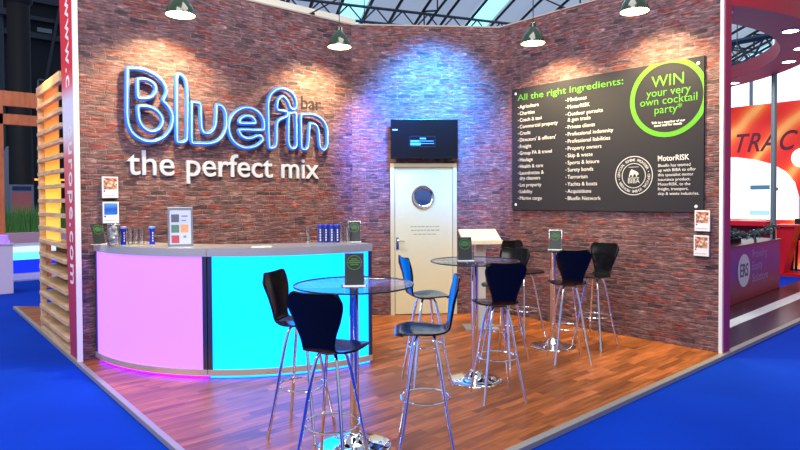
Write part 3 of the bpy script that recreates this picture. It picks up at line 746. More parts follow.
# ------------------------------------------------------------------ lectern
LECT = mat('white_lectern_laminate', (236, 226, 196), .4)
t = thing('lectern', 'white lectern with a sloping top between the door and the brick corner', 'lectern', (4.08, 2.45, 0), BROT)
MB().box(-.06, .06, -.05, .05, .015, 1.06, .004).build('column', mat('lectern_column_paint', (196, 196, 190), .45), t)
MB().box(-.2, .2, -.16, .16, 0, .018, .004).build('base', mat('lectern_base_grey', (150, 150, 150), .4), t)
MB().box(-.235, .235, -.2, .2, -.015, .015, .003, M=Matrix.Translation((0, 0, 1.125)) @ Matrix.Rotation(math.radians(20), 4, 'X')).build('sloping_top', LECT, t)
MB().box(-.235, .235, -.012, .0, .0, .05, .002, M=Matrix.Translation((0, -.188, 1.045))).build('lip', LECT, t)

# ------------------------------------------------------------------ pendant lamps on arms
SHADE = mat('dark_green_enamel', (30, 52, 30), .16, coat=1)
BULB = mat('lamp_diffuser', (255, 250, 220), .5, emis=(255, 248, 196), es=7.)
def pendant(locrz, d, zrim, label, tone=(1, .77, .33), e=34, tilt=0.):
    (loc, rz) = locrz; g = 'green pendant lamps hung in front of the walls'
    t = thing('pendant_lamp', label, 'lamp', loc, rz, g)
    MB().box(-.03, .03, -.02, .12, 0, .018).build('wall_clamp', DARK, t)
    MB().tube([(0, .06, .02), (0, -d, .05)], .009, 8).build('arm', DARK, t, smooth=True)
    zr = zrim-loc[2]
    MB().tube([(0, -d, .05), (0, -d, zr+.23)], .0045, 6).build('cord', DARK, t)
    M = Matrix.Translation((0, -d, zr))
    sh = MB().lathe([(.142, -.002), (.145, .0), (.14, .03), (.125, .07), (.10, .115), (.068, .155), (.045, .18), (.035, .19), (.033, .235), (.015, .245), (0, .245)], 36, M=M).build('shade', SHADE, t, smooth=True)
    MB().lathe([(.139, -.002), (.135, .03), (.12, .07), (.095, .112), (.06, .15), (0, .152)], 36, M=M).build('shade_lining', mat('white_shade_lining', (240, 236, 210), .5, emis=(250, 246, 120), es=1.1), sh, smooth=True)  # lining given a yellow glow in place of lamplight on it
    MB().lathe([(0, -.012), (.06, -.011), (.115, -.006), (.137, .006), (0, .014)], 32, M=M).build('diffuser', BULB, t, smooth=True)
    l = bpy.data.lights.new('pendant_light', 'SPOT'); l.energy = e; l.color = tone; l.spot_size = math.radians(118); l.spot_blend = .75; l.shadow_soft_size = .06
    o = bpy.data.objects.new('pendant_light', l); C.objects.link(o)
    ml = Matrix.Translation(loc) @ Matrix.Rotation(rz, 4, 'Z') @ Matrix.Translation((0, -d, zr-.03)) @ Matrix.Rotation(tilt, 4, 'X')
    o.matrix_world = ml
LT_ = math.radians(30)
TP = H+.018
pendant(on_left(.819, TP), .6, 3.43, 'pendant lamp above the tube sign, cut by the top of the picture', e=250, tilt=LT_)
pendant(on_left(2.735, TP), .6, 3.43, 'pendant lamp in front of the left wall, beside the back corner', e=250, tilt=LT_)
pendant(on_right(CB-1.894, TP), .6, 3.43, 'pendant lamp above the heading end of the charcoal board', e=250, tilt=LT_)
pendant(on_right(CB-.637, TP), .6, 3.50, 'pendant lamp at the outer end of the right wall, above the lime ring', e=250, tilt=LT_)

# ------------------------------------------------------------------ neighbouring stand on the left (behind the red end panel)
PALE = wood_material('pale_pallet_wood', (186, 148, 108), (226, 198, 160), (6, 3, 30))
ORANGE = wood_material('orange_pine', (196, 104, 40), (232, 150, 66), (3, 3, 30))
AMBER = gradient_material('amber_glow_board', [(0, (250, 200, 90)), (.35, (255, 206, 70)), (.6, (240, 158, 62)), (1, (214, 132, 70))], 'Z', 1.1, 2.9, .6, .55)  # warm lamplight on the board, put into its colour and emission
t = thing('slatted_screen', 'tall slatted wooden display unit lit orange inside, behind the red end panel', 'display unit', (0, 4.72, 0))
for k in range(18):
    z = .12+k*.1612
    ys = -.22+.0135*k
    MB().box(-.02, .035 if k > 6 else .16, ys, 1.30, z, z+(.044 if k < 17 else .11), .003).build('slat', PALE, t)
MB().box(-.01, .18, -.24, 1.30, .0, .06, .003).build('plinth', PALE, t)
MB().box(-.012, .05, 1.24, 1.30, .06, 2.86, .003).build('post', PALE, t)
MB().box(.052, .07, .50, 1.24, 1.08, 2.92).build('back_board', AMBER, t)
MB().box(.165, .18, -.2, 1.29, .06, 1.08).build('lower_back_board', mat('brown_lower_board', (120, 84, 60), .7), t)  # plain brown board behind the lower slats
MB().box(.04, .16, .0, .5, 1.24, 1.262).build('tray', mat('tray_white', (220, 220, 226), .4), t)
def light(kind, name, loc, e, col, size=.2, rot=None, size_y=None, spread=None):
    l = bpy.data.lights.new(name, kind); l.energy = e; l.color = col
    if kind == 'AREA':
        l.size = size
        if size_y: l.shape = 'RECTANGLE'; l.size_y = size_y
        if spread: l.spread = spread
    elif kind != 'SUN': l.shadow_soft_size = size
    o = bpy.data.objects.new(name, l); C.objects.link(o); o.location = loc
    if rot: o.rotation_euler = rot
    return o
def aim(o, target):
    o.rotation_euler = (Vector(target)-Vector(o.location)).to_track_quat('-Z', 'Y').to_euler(); return o
aim(light('AREA', 'display_light', (-.0+.02, 5.5, 3.1), 14, (1, .55, .15), .2, size_y=.9), (.16, 5.6, 1.2))
light('POINT', 'display_glow', (.10, 5.7, 1.55), 2.2, (1, .6, .12), .05)
light('POINT', 'display_violet', (.35, 4.95, 2.0), 3, (.6, .3, 1), .05)

GATE = wood_material('orange_gate_wood', (166, 84, 46), (200, 112, 70), (12, 3, 3))
t = thing('timber_frame', 'orange timber gate frame standing behind the slatted unit at the far left', 'timber frame', (0, 10.2, 0))
MB().box(-1.6, .72, 0, .1, 3.29, 3.56, .004).build('top_beam', GATE, t)
MB().box(-1.6, -.0, -.012, 0, 3.34, 3.55).build('pale_panel', mat('pale_lilac_panel', (196, 180, 196), .5), t)
MB().box(-1.6, .72, 0, .1, 2.96, 3.15, .004).build('middle_beam', GATE, t)
MB().box(.02, .145, 0, .1, CARPET, 3.29, .004).build('post', GATE, t)
MB().box(.72, .86, 0, .1, CARPET, 3.56, .004).build('post', GATE, t)
MB().box(-1.6, -1.46, 0, .1, CARPET, 3.29, .004).build('post', GATE, t)
NW = mat('lilac_white_panel', (206, 196, 226), .4)
t = thing('reception_counter', 'white reception counter with a lilac top at the far left edge', 'counter', (-.63, 9.86, CARPET))
MB().box(-1.2, .84, 0, .3, 0, .85, .01).build('body', NW, t)
MB().box(-1.22, .86, -.02, .32, .85, .885, .006).build('counter_top', mat('lilac_top', (190, 170, 214), .3), t)
tag(MB().lathe([(0, 0), (.06, 0), (.08, .03), (.085, .14), (.0, .15)], 20).box(.02, .1, -.02, .02, -.0, .05).build('desk_lamp', mat('violet_glow_lamp', (150, 120, 230), .4, emis=(150, 110, 240), es=.8), None, loc=(.08, 10.0, .85), smooth=True), 'small violet glowing lamp on the white reception counter', 'lamp')
t = thing('light_counter', 'low counter with glowing cyan and blue stripes behind the white reception counter', 'counter', (.3, 12.3, CARPET+.03))
MB().box(0, 1.3, .02, .6, 0, .66).build('body', NW, t)
MB().box(.0, 1.3, 0, .02, .50, .62).build('white_stripe', mat('glow_white_stripe', (190, 225, 240), .4, emis=(190, 225, 250), es=.7), t)
MB().box(.0, 1.3, 0, .02, .34, .50).build('cyan_stripe', mat('glow_cyan_stripe', (100, 220, 235), .4, emis=(110, 226, 240), es=.8), t)
MB().box(.0, 1.3, 0, .02, .06, .34).build('blue_stripe', mat('glow_blue_stripe', (10, 40, 200), .4, emis=(10, 40, 215), es=.8), t)
struct(MB().box(-.7, 3.9, 11.6, 15.3, CARPET, CARPET+.03).build('floor', mat('lilac_stand_floor', (176, 170, 214), .4)), 'lilac floor of the stand at the far left')
t = thing('grass_planter', 'long pinkish planter box of tall green grass at the far left', 'planter', (.35, 13.2, CARPET+.03))
MB().box(0, 1.5, 0, .4, 0, .88, .01).build('planter_box', mat('pinkish_planter', (168, 134, 160), .5), t)
mb = MB(); random.seed(11)
for k in range(900):
    x, y = random.uniform(.02, 1.48), random.uniform(.04, .36); h_ = random.uniform(.35, .72); dx, dy = random.uniform(-.08, .08), random.uniform(-.06, .06); w_ = .006
    a = [mb.bm.verts.new(v) for v in ((x-w_, y, .86), (x+w_, y, .86), (x+w_*.7+dx*.4, y+dy*.4, .86+h_*.6), (x-w_*.7+dx*.4, y+dy*.4, .86+h_*.6), (x+dx, y+dy, .86+h_))]
    mb.bm.faces.new((a[0], a[1], a[2], a[3])); mb.bm.faces.new((a[3], a[2], a[4]))
g_ = mb.build('grass', mat('green_grass_blades', (60, 120, 50), .6, noise=.3, nscale=4), t); g_['kind'] = 'stuff'
g_['label'] = 'tall green blades'
t = thing('poster_stand', 'grey framed poster stand with a reddish poster behind the grass planter', 'poster stand', (.72, 14.2, CARPET+.03))
MB().box(0, .5, 0, .06, 1.0, 1.98, .005).build('frame', mat('blue_grey_frame', (92, 108, 130), .4), t)
MB().box(.05, .46, -.006, 0, 1.1, 1.8).build('poster', mat('dusky_red_poster', (150, 84, 92), .5, noise=.25, nscale=4), t)
MB().box(.06, .45, -.008, 0, 1.84, 1.94).build('header_strip', mat('navy_header', (22, 34, 84), .4), t)
MB().box(.06, .12, 0, .06, 0, 1.0).box(.38, .44, 0, .06, 0, 1.0).build('legs', mat('blue_grey_frame', (92, 108, 130), .4), t)
tag(MB().box(0, .7, 0, .05, 0, .045).box(.1, .12, .01, .03, -2.15, 0).box(.58, .6, .01, .03, -2.15, 0).build('strip_light', mat('orange_strip', (255, 150, 50), .4, emis=(255, 150, 50), es=1.5), None, loc=(1.45, 15.5, 2.12)), 'thin orange light strip on thin legs in the dark behind the slatted unit', 'light')
t = thing('arched_banner', 'pale grey arched banner in the dark behind the orange gate frame', 'banner', (1.02, 18, CARPET))
pr = [(0, 0), (.4, 0), (.4, 2.6), (.36, 3.0), (.27, 3.22), (.13, 3.2), (.04, 3.0), (0, 2.6)]
mb = MB(); mb.prism(pr, 0, .05); bmesh.ops.transform(mb.bm, matrix=FACE, verts=mb.bm.verts[:]); mb.build('banner_cloth', mat('pale_slate_cloth', (110, 124, 140), .6), t)
MB().box(-.06, .46, -.15, .15, -.0, .03).build('foot', DARK, t)
# dark hall beyond on the left, its lack of light put into the colours
DK = mat('unlit_black_iron', (10, 13, 18), .7); DK2 = mat('unlit_hall_wall', (24, 30, 38), .8, noise=.3, nscale=.5); DG = mat('dim_grey_steel', (46, 54, 64), .6)
t = thing('hall_column', 'thick black hall column rising at the far left', 'column', (1.28, 16.4, CARPET))
MB().lathe([(.5, 0), (.5, .3), (.3, .5), (.27, 4), (.27, 12), (0, 12)], 24).build('shaft', DK, t, smooth=True)
MB().lathe([(.27, 6.9), (.34, 7), (.34, 7.3), (.27, 7.4)], 24).build('collar', DK, t, smooth=True)
t = thing('hall_column', 'slimmer dim grey hall column at the left picture edge', 'column', (1.2, 20.5, CARPET))
MB().lathe([(.3, 0), (.26, .5), (.24, 11), (0, 11)], 20).build('shaft', DG, t, smooth=True)
MB().box(-.5, .5, -.3, .3, 7.6, 7.8).build('bracket', DG, t)
struct(MB().box(-12, 6.2, 24.5, 24.9, CARPET, 13).build('wall_far_left', DK2), 'dark hall wall beyond the left stands')
for z, h_ in ((5.2, .18), (7.9, .22), (8.6, .15), (9.3, .25)):
    struct(MB().box(-12, 6.2, 24.2, 24.45, z, z+h_).build('trim_%d' % (int(z*10)), DG), 'dim steel beam across the dark hall wall at height %.1f m' % z)
struct(MB().tube([(3.2, 24.1, 6.0), (3.75, 24.1, 9.2)], .06, 6).build('trim_30', DG), 'dim diagonal steel brace in the dark at the upper left')
t = thing('window_1', None, None, (2.98, 24.3, 5.4)); struct(t, 'small dark window with a pale frame in the hall wall at the left')
MB().box(0, 1.3, 0, .08, .9, .96).box(0, .05, 0, .08, 0, .96).box(.62, .67, 0, .08, 0, .96).box(1.25, 1.3, 0, .08, 0, .96).build('window_frame', mat('dim_white_frame', (120, 130, 140), .6), t)
MB().box(.05, 1.25, .04, .06, 0, .9).build('pane', mat('unlit_pane', (16, 22, 30), .2), t)
tag(MB().box(0, .5, 0, .05, 0, .16).build('exit_sign', mat('dim_sign', (70, 84, 96), .5, emis=(80, 100, 110), es=.2), None, loc=(2.98, 24.1, 8.15)), 'small dim hanging sign in the dark hall at the upper left', 'sign')

# ------------------------------------------------------------------ neighbouring stand on the right
struct(MB().prism([(W2+.145, 0), (13, 0), (13, 1.1), (10.42, 1.04), (10.42, 1.55), (W2+.145, 1.55)], -.034, -.002).build('floor', mat('dark_glossy_floor', (52, 48, 62), .25)), 'dark glossy floor of the stand on the right')
struct(MB().box(W2+.16, 13, -.045, .02, -.034, .004).build('trim_20', ALU), 'pale edge strip of the stand floor on the right')
struct(MB().prism([(W2+.16, .02), (6.25, .40), (9.3, .455), (13, .5), (13, .69), (10.1, .66), (6.7, .57), (W2+.16, .25)], -.001, .003).build('trim_21', mat('white_floor_strip', (235, 240, 240), .35)), 'white strip inlaid in the dark floor on the right')
t = thing('purple_counter', 'purple reception counter with a pale oval logo beyond the right wall', 'counter', (7.3, .93, 0), math.radians(2))
CG = gradient_material('purple_to_red_print', [(0, (120, 36, 64)), (.3, (122, 44, 100)), (.55, (92, 52, 150)), (1, (112, 58, 150))], 'Z', 0, .85)
MB().box(.35, 3.06, 0, .42, 0, .845, .006).build('front_panel', CG, t)
MB().box(.32, 3.08, -.02, .45, .845, .865, .004).build('counter_top', mat('dark_counter_top', (40, 30, 52), .3), t)
mb = MB(); mb.prism([(1.16+.27*math.cos(a*PI/20), .47+.25*math.sin(a*PI/20)) for a in range(40)], 0, .006); bmesh.ops.transform(mb.bm, matrix=FACE, verts=mb.bm.verts[:]); ov = mb.build('logo_oval', mat('pale_blue_oval', (196, 212, 226), .4), t)
text('logo_lettering', 'ERS', mat('slate_letter', (70, 66, 110), .5), t, .975, .38, .28, .004, .001, -.008, width=.37)
for i, s in enumerate(('Providing', 'Equity', 'Solutions')):
    text('lettering', s, mat('lilac_letter', (160, 128, 190), .5), t, 1.56, .63-.19*i, .19, .001, .001, -.002, width=(.75, .5, .8)[i])
# leafy garland and dark cases on it
t = thing('garland', 'dark leafy garland strung along the top of the purple counter', 'garland', (7.7, 1.02, .865), math.radians(2))
pts = [(.1+2.45*k/24, -.02, .22-.10*math.sin(PI*k/24)+.012*math.sin(k*2.1)) for k in range(25)]
MB().tube(pts, .03, 7).build('rope', mat('dark_teal_green', (26, 44, 42), .7), t)
mb = MB(); random.seed(5)
for k in range(520):
    p_ = Vector(random.choice(pts))+Vector((random.uniform(-.06, .06), random.uniform(-.05, .05), random.uniform(-.05, .05))); d = Vector((random.uniform(-1, 1), random.uniform(-1, 1), random.uniform(-.4, 1))).normalized()*.055; e_ = d.cross(Vector((0, 1, .3))).normalized()*.016
    a = [mb.bm.verts.new(v) for v in (p_, p_+d*.5+e_, p_+d, p_+d*.5-e_)]; mb.bm.faces.new(a)
g_ = mb.build('leaves', mat('grey_green_leaf', (92, 120, 112), .5, noise=.4, nscale=9), t); g_['kind'] = 'stuff'
MB().tube([(.12, -.02, 0), (.12, -.02, .24)], .02, 8).build('post', DARK, t); MB().tube([(2.5, -.02, 0), (2.5, -.02, .24)], .02, 8).build('post', DARK, t); MB().tube([(1.5, -.02, 0), (1.42, -.02, .2)], .02, 8).build('post', mat('grey_stay', (120, 130, 140), .4), t)
t = thing('plant_trough', 'dark leafy plant bundle on the left half of the purple counter', 'plant', (7.9, 1.28, .865))
MB().box(0, 1.1, -.09, .1, 0, .07, .01).build('trough', DARK, t)
mb = MB(); random.seed(8)
for k in range(420):
    p_ = Vector((random.uniform(.02, 1.1), random.uniform(-.09, .12), random.uniform(.02, .16))); d = Vector((random.uniform(-1, 1), random.uniform(-1, 1), random.uniform(-.2, 1))).normalized()*.08; e_ = d.cross(Vector((0, 1, .3))).normalized()*.025
    a = [mb.bm.verts.new(v) for v in (p_, p_+d*.5+e_, p_+d, p_+d*.5-e_)]; mb.bm.faces.new(a)
g_ = mb.build('leaves', mat('very_dark_leaf', (20, 34, 34), .5, noise=.5, nscale=9), t); g_['kind'] = 'stuff'

RED = mat('bright_red_laminate', (200, 18, 34), .35)
t = thing('graphic_wall', 'tall orange and white graphic wall with dark capital lettering at the far right', 'display wall', (14, 0, CARPET))
OR = bpy.data.materials.new('orange_swirl_print'); OR.use_nodes = True
nt = OR.node_tree; tc = nt.nodes.new('ShaderNodeTexCoord'); wv = nt.nodes.new('ShaderNodeTexWave'); wv.inputs['Scale'].default_value = .55; wv.inputs['Distortion'].default_value = 3; wv.bands_direction = 'DIAGONAL'
nt.links.new(tc.outputs['Object'], wv.inputs['Vector']); rr = ramp(nt, [(0, (222, 34, 28)), (.5, (234, 66, 32)), (.82, (244, 110, 46)), (1, (252, 170, 90))]); nt.links.new(wv.outputs['Fac'], rr.inputs[0])
bs = nt.nodes['Principled BSDF']; nt.links.new(rr.outputs[0], bs.inputs['Base Color']); nt.links.new(rr.outputs[0], bs.inputs['Emission Color']); bs.inputs['Emission Strength'].default_value = .45; bs.inputs['Roughness'].default_value = .4  # print also glows, in place of light falling on the wall
MB().box(0, .12, -3.4, 4.2, 0, 3.79).build('orange_panel', OR, t)
WP = mat('glowing_white_panel', (240, 244, 244), .4, emis=(240, 250, 250), es=.75)  # overexposed white area, given its own glow in place of light
# white area with a rounded upper right corner, laid on the face that looks towards -x
pr = [(3.9, 1.1), (1.72, 1.1), (1.72, 1.62), (1.8, 1.95), (1.98, 2.2), (2.25, 2.38), (2.6, 2.5), (3.0, 2.58), (3.9, 2.62)]
mb = MB(); v0 = [mb.bm.verts.new((-.006, y, z)) for y, z in pr]; v1 = [mb.bm.verts.new((.0, y, z)) for y, z in pr]; mb.bm.faces.new(v0)
for i in range(len(pr)): mb.bm.faces.new((v0[i], v0[(i+1) % len(pr)], v1[(i+1) % len(pr)], v1[i]))
mb.build('white_panel', WP, t)
mb = MB(); mb.lathe([(0, .004), (.22, .004), (.22, 0)], 32, M=Matrix.Translation((-.001, 1.66, 2.5)) @ Matrix.Rotation(-PI/2, 4, 'Y')); mb.build('white_disc', WP, t)
cu = bpy.data.curves.new('t', 'FONT'); cu.body = 'TRAC'; cu.size = .62; cu.offset = .008; cu.extrude = .002; cu.shear = .35; cu.space_character = 1.1
o = bpy.data.objects.new('t', cu); C.objects.link(o); bpy.context.view_layer.update()
me = bpy.data.meshes.new_from_object(o.evaluated_get(bpy.context.evaluated_depsgraph_get())); bpy.data.objects.remove(o)
xs = [v.co.x for v in me.vertices]; k = 1.27/(max(xs)-min(xs))
me.transform(Matrix(((0, 0, -1, -.008), (-k, 0, 0, 3.02+min(xs)*k), (0, 1, 0, 2.70), (0, 0, 0, 1)))); me.materials.clear(); me.materials.append(mat('maroon_letter', (120, 30, 60), .4))
o = bpy.data.objects.new('lettering', me); C.objects.link(o); o.parent = t
MB().box(-.012, -.006, 2.30, 2.71, 1.80, 1.90).build('caption_bar', mat('teal_caption', (90, 150, 180), .5), t)
MB().box(-.012, -.006, 2.3, 2.72, 1.2, 1.31).build('caption_bar', mat('pale_cyan_caption', (170, 226, 232), .5, emis=(170, 226, 232), es=.4), t)
MB().box(-.012, -.006, 2.13, 2.2, 1.77, 1.84).build('switch', mat('grey_switch', (110, 120, 130), .5), t)
MB().box(-.014, -.0, .9, 1.62, 1.3, 2.3).build('dark_screen', mat('dark_wall_screen', (30, 26, 34), .3), t)
t = thing('red_counter', 'long bright red counter in front of the white and orange graphic wall', 'counter', (12.2, 0, CARPET))
MB().box(0, .5, 1.82, 3.4, 1.02, 1.12, .006).build('counter_top', RED, t)
MB().box(.35, .45, 1.82, 3.4, .0, 1.02).build('back_panel', mat('deep_red_panel', (150, 12, 28), .4), t)
MB().box(-.12, .6, 1.82, 3.4, 0, .06).build('plinth', RED, t)
for y in (1.9, 2.5): MB().box(.06, .4, y, y+.5, 1.122, 1.126).build('paper_sheet', mat('pink_white_sheet', (236, 190, 196), .5), t)
t = thing('red_table', 'bright red table with a slanted panel leg behind the purple counter', 'table', (12.5, .95, CARPET))
MB().box(0, .5, .0, .82, 1.0, 1.05, .006).build('table_top', RED, t)
mb = MB(); pr = [(.78, 1.0), (.45, 1.0), (.66, .05), (.78, .05)]; v0 = [mb.bm.verts.new((.04, y, z)) for y, z in pr]; v1 = [mb.bm.verts.new((.46, y, z)) for y, z in pr]
mb.bm.faces.new(v0); mb.bm.faces.new(v1[::-1])
for i in range(4): mb.bm.faces.new((v0[i], v1[i], v1[(i+1) % 4], v0[(i+1) % 4]))
mb.build('slanted_leg', RED, t)
MB().box(-.05, .6, -.4, .84, 0, .05).build('foot_plate', RED, t)
t = thing('bar_chair', 'black chair shape in shadow beside the red table at the right edge', 'chair', (13.4, 1.5, CARPET))
for x, y in ((-.15, -.15), (.15, -.15), (-.15, .15), (.15, .15)): MB().tube([(x, y, 0), (x*.8, y*.8, .7)], .03, 6).build('leg', DARK, t)
MB().box(-.18, .18, -.18, .18, .7, .76, .02).build('seat', DARK, t); MB().box(.14, .18, -.18, .18, .76, 1.15, .015).build('backrest', DARK, t)
tag(MB().lathe([(.09, 0), (.09, .02), (.05, .03), (.05, 4.72), (0, 4.72)], 20).build('steel_pole', mat('grey_green_steel', (128, 148, 150), .35, .5), None, True, loc=(11.8, 1.573, CARPET)), 'tall grey steel pole in front of the graphic wall on the right', 'pole')

# red ring canopy with downlights
RC, RI, RO, RZ = (8.5, 4.55), 3.88, 4.45, 4.0
t = thing('ring_canopy', 'crimson ring canopy with round downlights hanging over the right stand', 'canopy', (*RC, RZ))
UND = mat('dusky_pink_soffit', (176, 92, 116), .5); CRI = mat('crimson_fascia', (190, 34, 56), .45); MAR = mat('maroon_inner_fascia', (84, 14, 36), .6)
MB().arc(0, 0, RI, RO, math.radians(-128), math.radians(128), 0, .01, 120).build('soffit', UND, t)
MB().arc(0, 0, RI-.006, RI, math.radians(-128), math.radians(128), 0, .27, 120).build('inner_fascia', MAR, t)
MB().arc(0, 0, RO, RO+.01, math.radians(-128), math.radians(128), 0, .42, 120).build('outer_fascia', CRI, t)
DLT = mat('downlight_glow', (255, 250, 235), .4, emis=(255, 246, 230), es=9)
for a in (-113, -90, -72, -58, -31, -8, 20, 60, 90):
    a = math.radians(a); x, y = 4.16*math.cos(a), 4.16*math.sin(a)
    d_ = MB().lathe([(.1, -.012), (.13, -.008), (.13, 0), (.1, 0)], 24, at=(x, y, 0)).build('downlight', WHITE, t, True)
    MB().lathe([(0, -.012), (.1, -.012), (.1, 0)], 24, at=(x, y, 0)).build('lens', DLT, d_, True)
for a in (-100, -30, 40, 110):
    a = math.radians(a); MB().tube([(4.3*math.cos(a), 4.3*math.sin(a), .01), (4.3*math.cos(a), 4.3*math.sin(a), 5)], .01, 6).build('suspension_wire', DARK, t)

# ------------------------------------------------------------------ hall roof
ROOFDIR = math.radians(250)     # from the far eaves towards us
rd = Vector((math.cos(ROOFDIR), math.sin(ROOFDIR))); ra = Vector((-rd.y, rd.x))   # ra: along the hall, to the right
fwd = Vector((.655, .756)); org = CAM+fwd*46
def roof_pt(s, t_, dz=0.):
    u = min(max(t_, 0), 30); z = 7+9*math.sqrt(max(0, 1-((30-u)/30)**2))+dz
    p_ = org+rd*t_+ra*s; return Vector((p_.x, p_.y, z))
PANEL = mat('pale_roof_panel', (170, 184, 198), .6, emis=(164, 180, 200), es=.55)  # panels glow by themselves in place of daylight through the roof
SKY_ = mat('skylight_glazing', (160, 220, 235), .4, emis=(150, 225, 245), es=1.25)
RIB = mat('roof_rib_steel', (44, 50, 58), .6)
TT = [0, .6, 1.5, 2.5, 3.6, 4.8, 6, 7.4, 9, 11, 13, 16, 20, 25, 30]
def strip(mb, s0, s1, dz):
    R_ = [[mb.bm.verts.new(roof_pt(s, q, dz)) for q in TT] for s in (s0, s1)]
    for k in range(len(TT)-1): mb.bm.faces.new((R_[0][k], R_[0][k+1], R_[1][k+1], R_[1][k]))
S0, S1 = -24., 54.
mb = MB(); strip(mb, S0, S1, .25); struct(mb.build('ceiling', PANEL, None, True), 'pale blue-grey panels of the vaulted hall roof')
k = 0; BAY = 1.75
win = [i for i in range(-13, 30) if i % 5 == 1]
for j, i in enumerate(win):
    mb = MB(); strip(mb, i*BAY+.12, (i+1)*BAY-.12, .2); struct(mb.build('window_%d' % (2+j), SKY_, None, True), 'bright skylight strip between roof ribs, number %d from the left' % (j+1))
rg = 'dark ribs of the hall roof'
vis = []
def bar(mb, a, b, w_, h_):
    mb.tube([a, b], w_, 4)
for i in range(-13, 30):
    mb = MB(); mb.tube([roof_pt(i*BAY, q) for q in TT], .11, 4)
    tag(mb.build('roof_rib', RIB), 'dark curved steel rib crossing the pale hall roof overhead', 'roof beam', rg)
for q in (3.2, 9.0, 16):
    mb = MB(); n_ = 45
    for i in range(n_):
        s = S0+(S1-S0)*i/n_; s2 = S0+(S1-S0)*(i+1)/n_
        a0 = roof_pt(s, q, -.25); a1 = roof_pt(s2, q, -.25); b0 = roof_pt(s, q, -1.15); b1 = roof_pt(s2, q, -1.15)
        mb.tube([a0, a1], .09, 4); mb.tube([b0, b1], .09, 4); mb.tube([a0, (b0+b1)/2], .05, 4); mb.tube([(b0+b1)/2, a1], .05, 4)
    tag(mb.build('lattice_truss', mat('grey_green_truss', (84, 96, 98), .6)), 'long lattice truss running under the hall roof, %s' % {3.2: 'the lowest one', 9.0: 'the middle one', 16: 'the highest one'}[q], 'truss')
for j, i in enumerate((-6, -1, 4, 9, 14)):
    mb = MB(); s = i*BAY*1.0
    for q0, q1 in zip(TT[2:-2], TT[3:-1]):
        mb.tube([roof_pt(s, q0, -1.2), roof_pt(s, q1, -1.2)], .1, 4); mb.tube([roof_pt(s, q0, -.1), roof_pt(s, q1, -1.2)], .06, 4); mb.tube([roof_pt(s, q0, -1.2), roof_pt(s, q0, -.1)], .06, 4)
    tag(mb.build('arched_truss', RIB), 'dark arched lattice truss crossing under the pale hall roof', 'truss', 'arched trusses of the hall roof')
# hall end wall with bright glazing on the right
struct(MB().box(24, 24.4, -8, 12, CARPET, 5.1).build('wall_far_right', mat('far_hall_wall', (110, 60, 70), .8)), 'far hall wall behind the graphic wall')
GLZ = mat('overcast_daylight_glazing', (235, 246, 255), .3, emis=(232, 246, 255), es=1.25)
for k in range(9):
    y = -6+k*2.0
    w_ = thing('window_%d' % (20+k), None, None, (24, y, 5.1)); struct(w_, 'tall bright hall window, number %d along the far right wall' % (k+1))
    MB().box(.1, .14, .06, 1.94, .06, 1.6).build('pane', GLZ, w_)
    MB().box(0, .2, 0, .06, 0, 1.66).box(0, .2, 1.94, 2.0, 0, 1.66).box(0, .2, .06, 1.94, 0, .06).box(0, .2, .06, 1.94, 1.6, 1.66).build('window_frame', mat('window_frame_grey', (170, 186, 196), .5), w_)
t = thing('steel_girder', 'dark blue-grey lattice girder above the bright hall windows at the right', 'girder', (23.9, -8, 6.8))
mb = MB(); mb.tube([(0, 0, 0), (0, 20, 0)], .12, 4); mb.tube([(0, 0, .9), (0, 20, .9)], .12, 4)
for k in range(20): mb.tube([(0, k, 0), (0, k+.5, .9), (0, k+1, 0)], .06, 4)
mb.build('lattice', mat('blue_grey_girder', (60, 80, 104), .6), t)

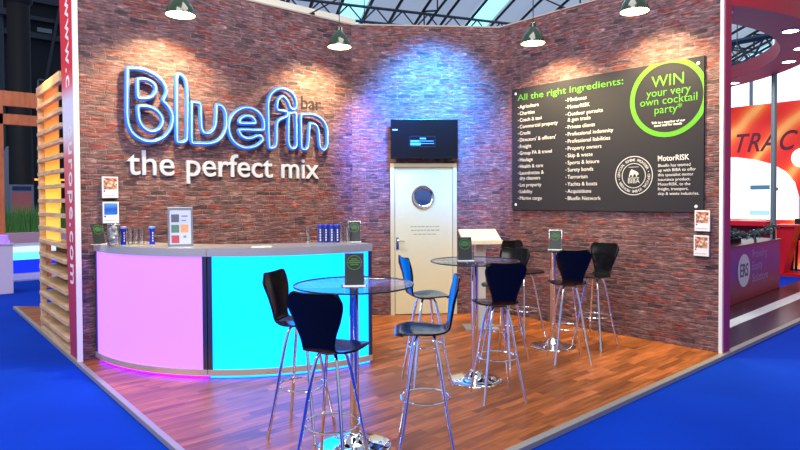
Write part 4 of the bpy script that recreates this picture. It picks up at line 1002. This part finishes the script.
# ------------------------------------------------------------------ light
wd = bpy.data.worlds.new('hall_air'); SC.world = wd; wd.use_nodes = True
wd.node_tree.nodes['Background'].inputs[0].default_value = (.62, .68, .82, 1); wd.node_tree.nodes['Background'].inputs[1].default_value = .5
aim(light('AREA', 'hall_fill_front', (-2.2, -1.2, 6.5), 340, (1, .95, .93), 4.), (2.6, 2.4, 1.0))  # added fill from the camera side to brighten the booth walls
aim(light('AREA', 'hall_light_over', (2.0, .6, 6.8), 150, (1, .93, .9), 3.), (2.6, 1.6, 0))
aim(light('AREA', 'stand_light_right', (9, 3.5, 5.5), 260, (1, .93, .95), 3.), (9.5, 2.5, 0))
aim(light('AREA', 'stand_light_left', (-1.5, 10, 5.5), 120, (.8, .85, 1), 2.), (.4, 11.5, .5))
aim(light('AREA', 'slat_fill_left', (-5, 2.5, 4.5), 150, (1, .93, .85), 2.5), (0, 5.3, 1.2))  # added fill from the left to brighten the wooden slats
# blue wash round the television: added spots in mid-air before the wall
u = bd/BL; n = Vector((u.y, -u.x))
def back_pt(s, out, z): p_ = Vector((CA, W))+u*s+n*out; return (p_.x, p_.y, z)
tc_ = (t0+t1)/2
for nm, s_, z_, ts, tz, col, e_, ang in (('blue_wash', tc_+.15, 3.75, tc_+.12, 2.88, (.02, .33, 1), 1500, 78), ('blue_wash', tc_-.1, 3.7, tc_-.60, 2.45, (.0, .08, 1), 1300, 44), ('blue_wash', tc_+.2, 3.7, tc_+.62, 2.35, (.01, .14, 1), 600, 46)):
    o = aim(light('SPOT', nm, back_pt(s_, 1.25, z_), e_, col, .1), back_pt(ts, 0, tz)); o.data.spot_size = math.radians(ang); o.data.spot_blend = 1

# ------------------------------------------------------------------ camera
cam = bpy.data.cameras.new('camera'); co = bpy.data.objects.new('camera', cam); C.objects.link(co); SC.camera = co
yaw, pitch, roll, f_, sy = .8568382912355808, .020397668694165472, -.005072016210439695, 585.3628484127242, 210.30364544963567
fw = Vector((math.cos(yaw)*math.cos(pitch), math.sin(yaw)*math.cos(pitch), -math.sin(pitch))); rt = Vector((math.sin(yaw), -math.cos(yaw), 0)); up = rt.cross(fw)
r2 = math.cos(roll)*rt+math.sin(roll)*up; u2 = -math.sin(roll)*rt+math.cos(roll)*up
M = Matrix.Identity(4)
for i in range(3): M[i][0], M[i][1], M[i][2] = r2[i], u2[i], -fw[i]
M.translation = (-1.3703806927, -2.3426895, 1.60); co.matrix_world = M
cam.sensor_width = 36; cam.lens = f_*36/800; cam.shift_y = (sy-225)/800; cam.clip_end = 200; cam.clip_start = .05
SC.view_settings.view_transform = 'Standard'; SC.view_settings.look = 'None'; SC.view_settings.gamma = 1; SC.view_settings.exposure = .35; SC.view_settings.use_curve_mapping = False
SC.cycles.use_denoising = True; SC.cycles.max_bounces = 8; SC.cycles.transparent_max_bounces = 16; SC.cycles.sample_clamp_indirect = 6
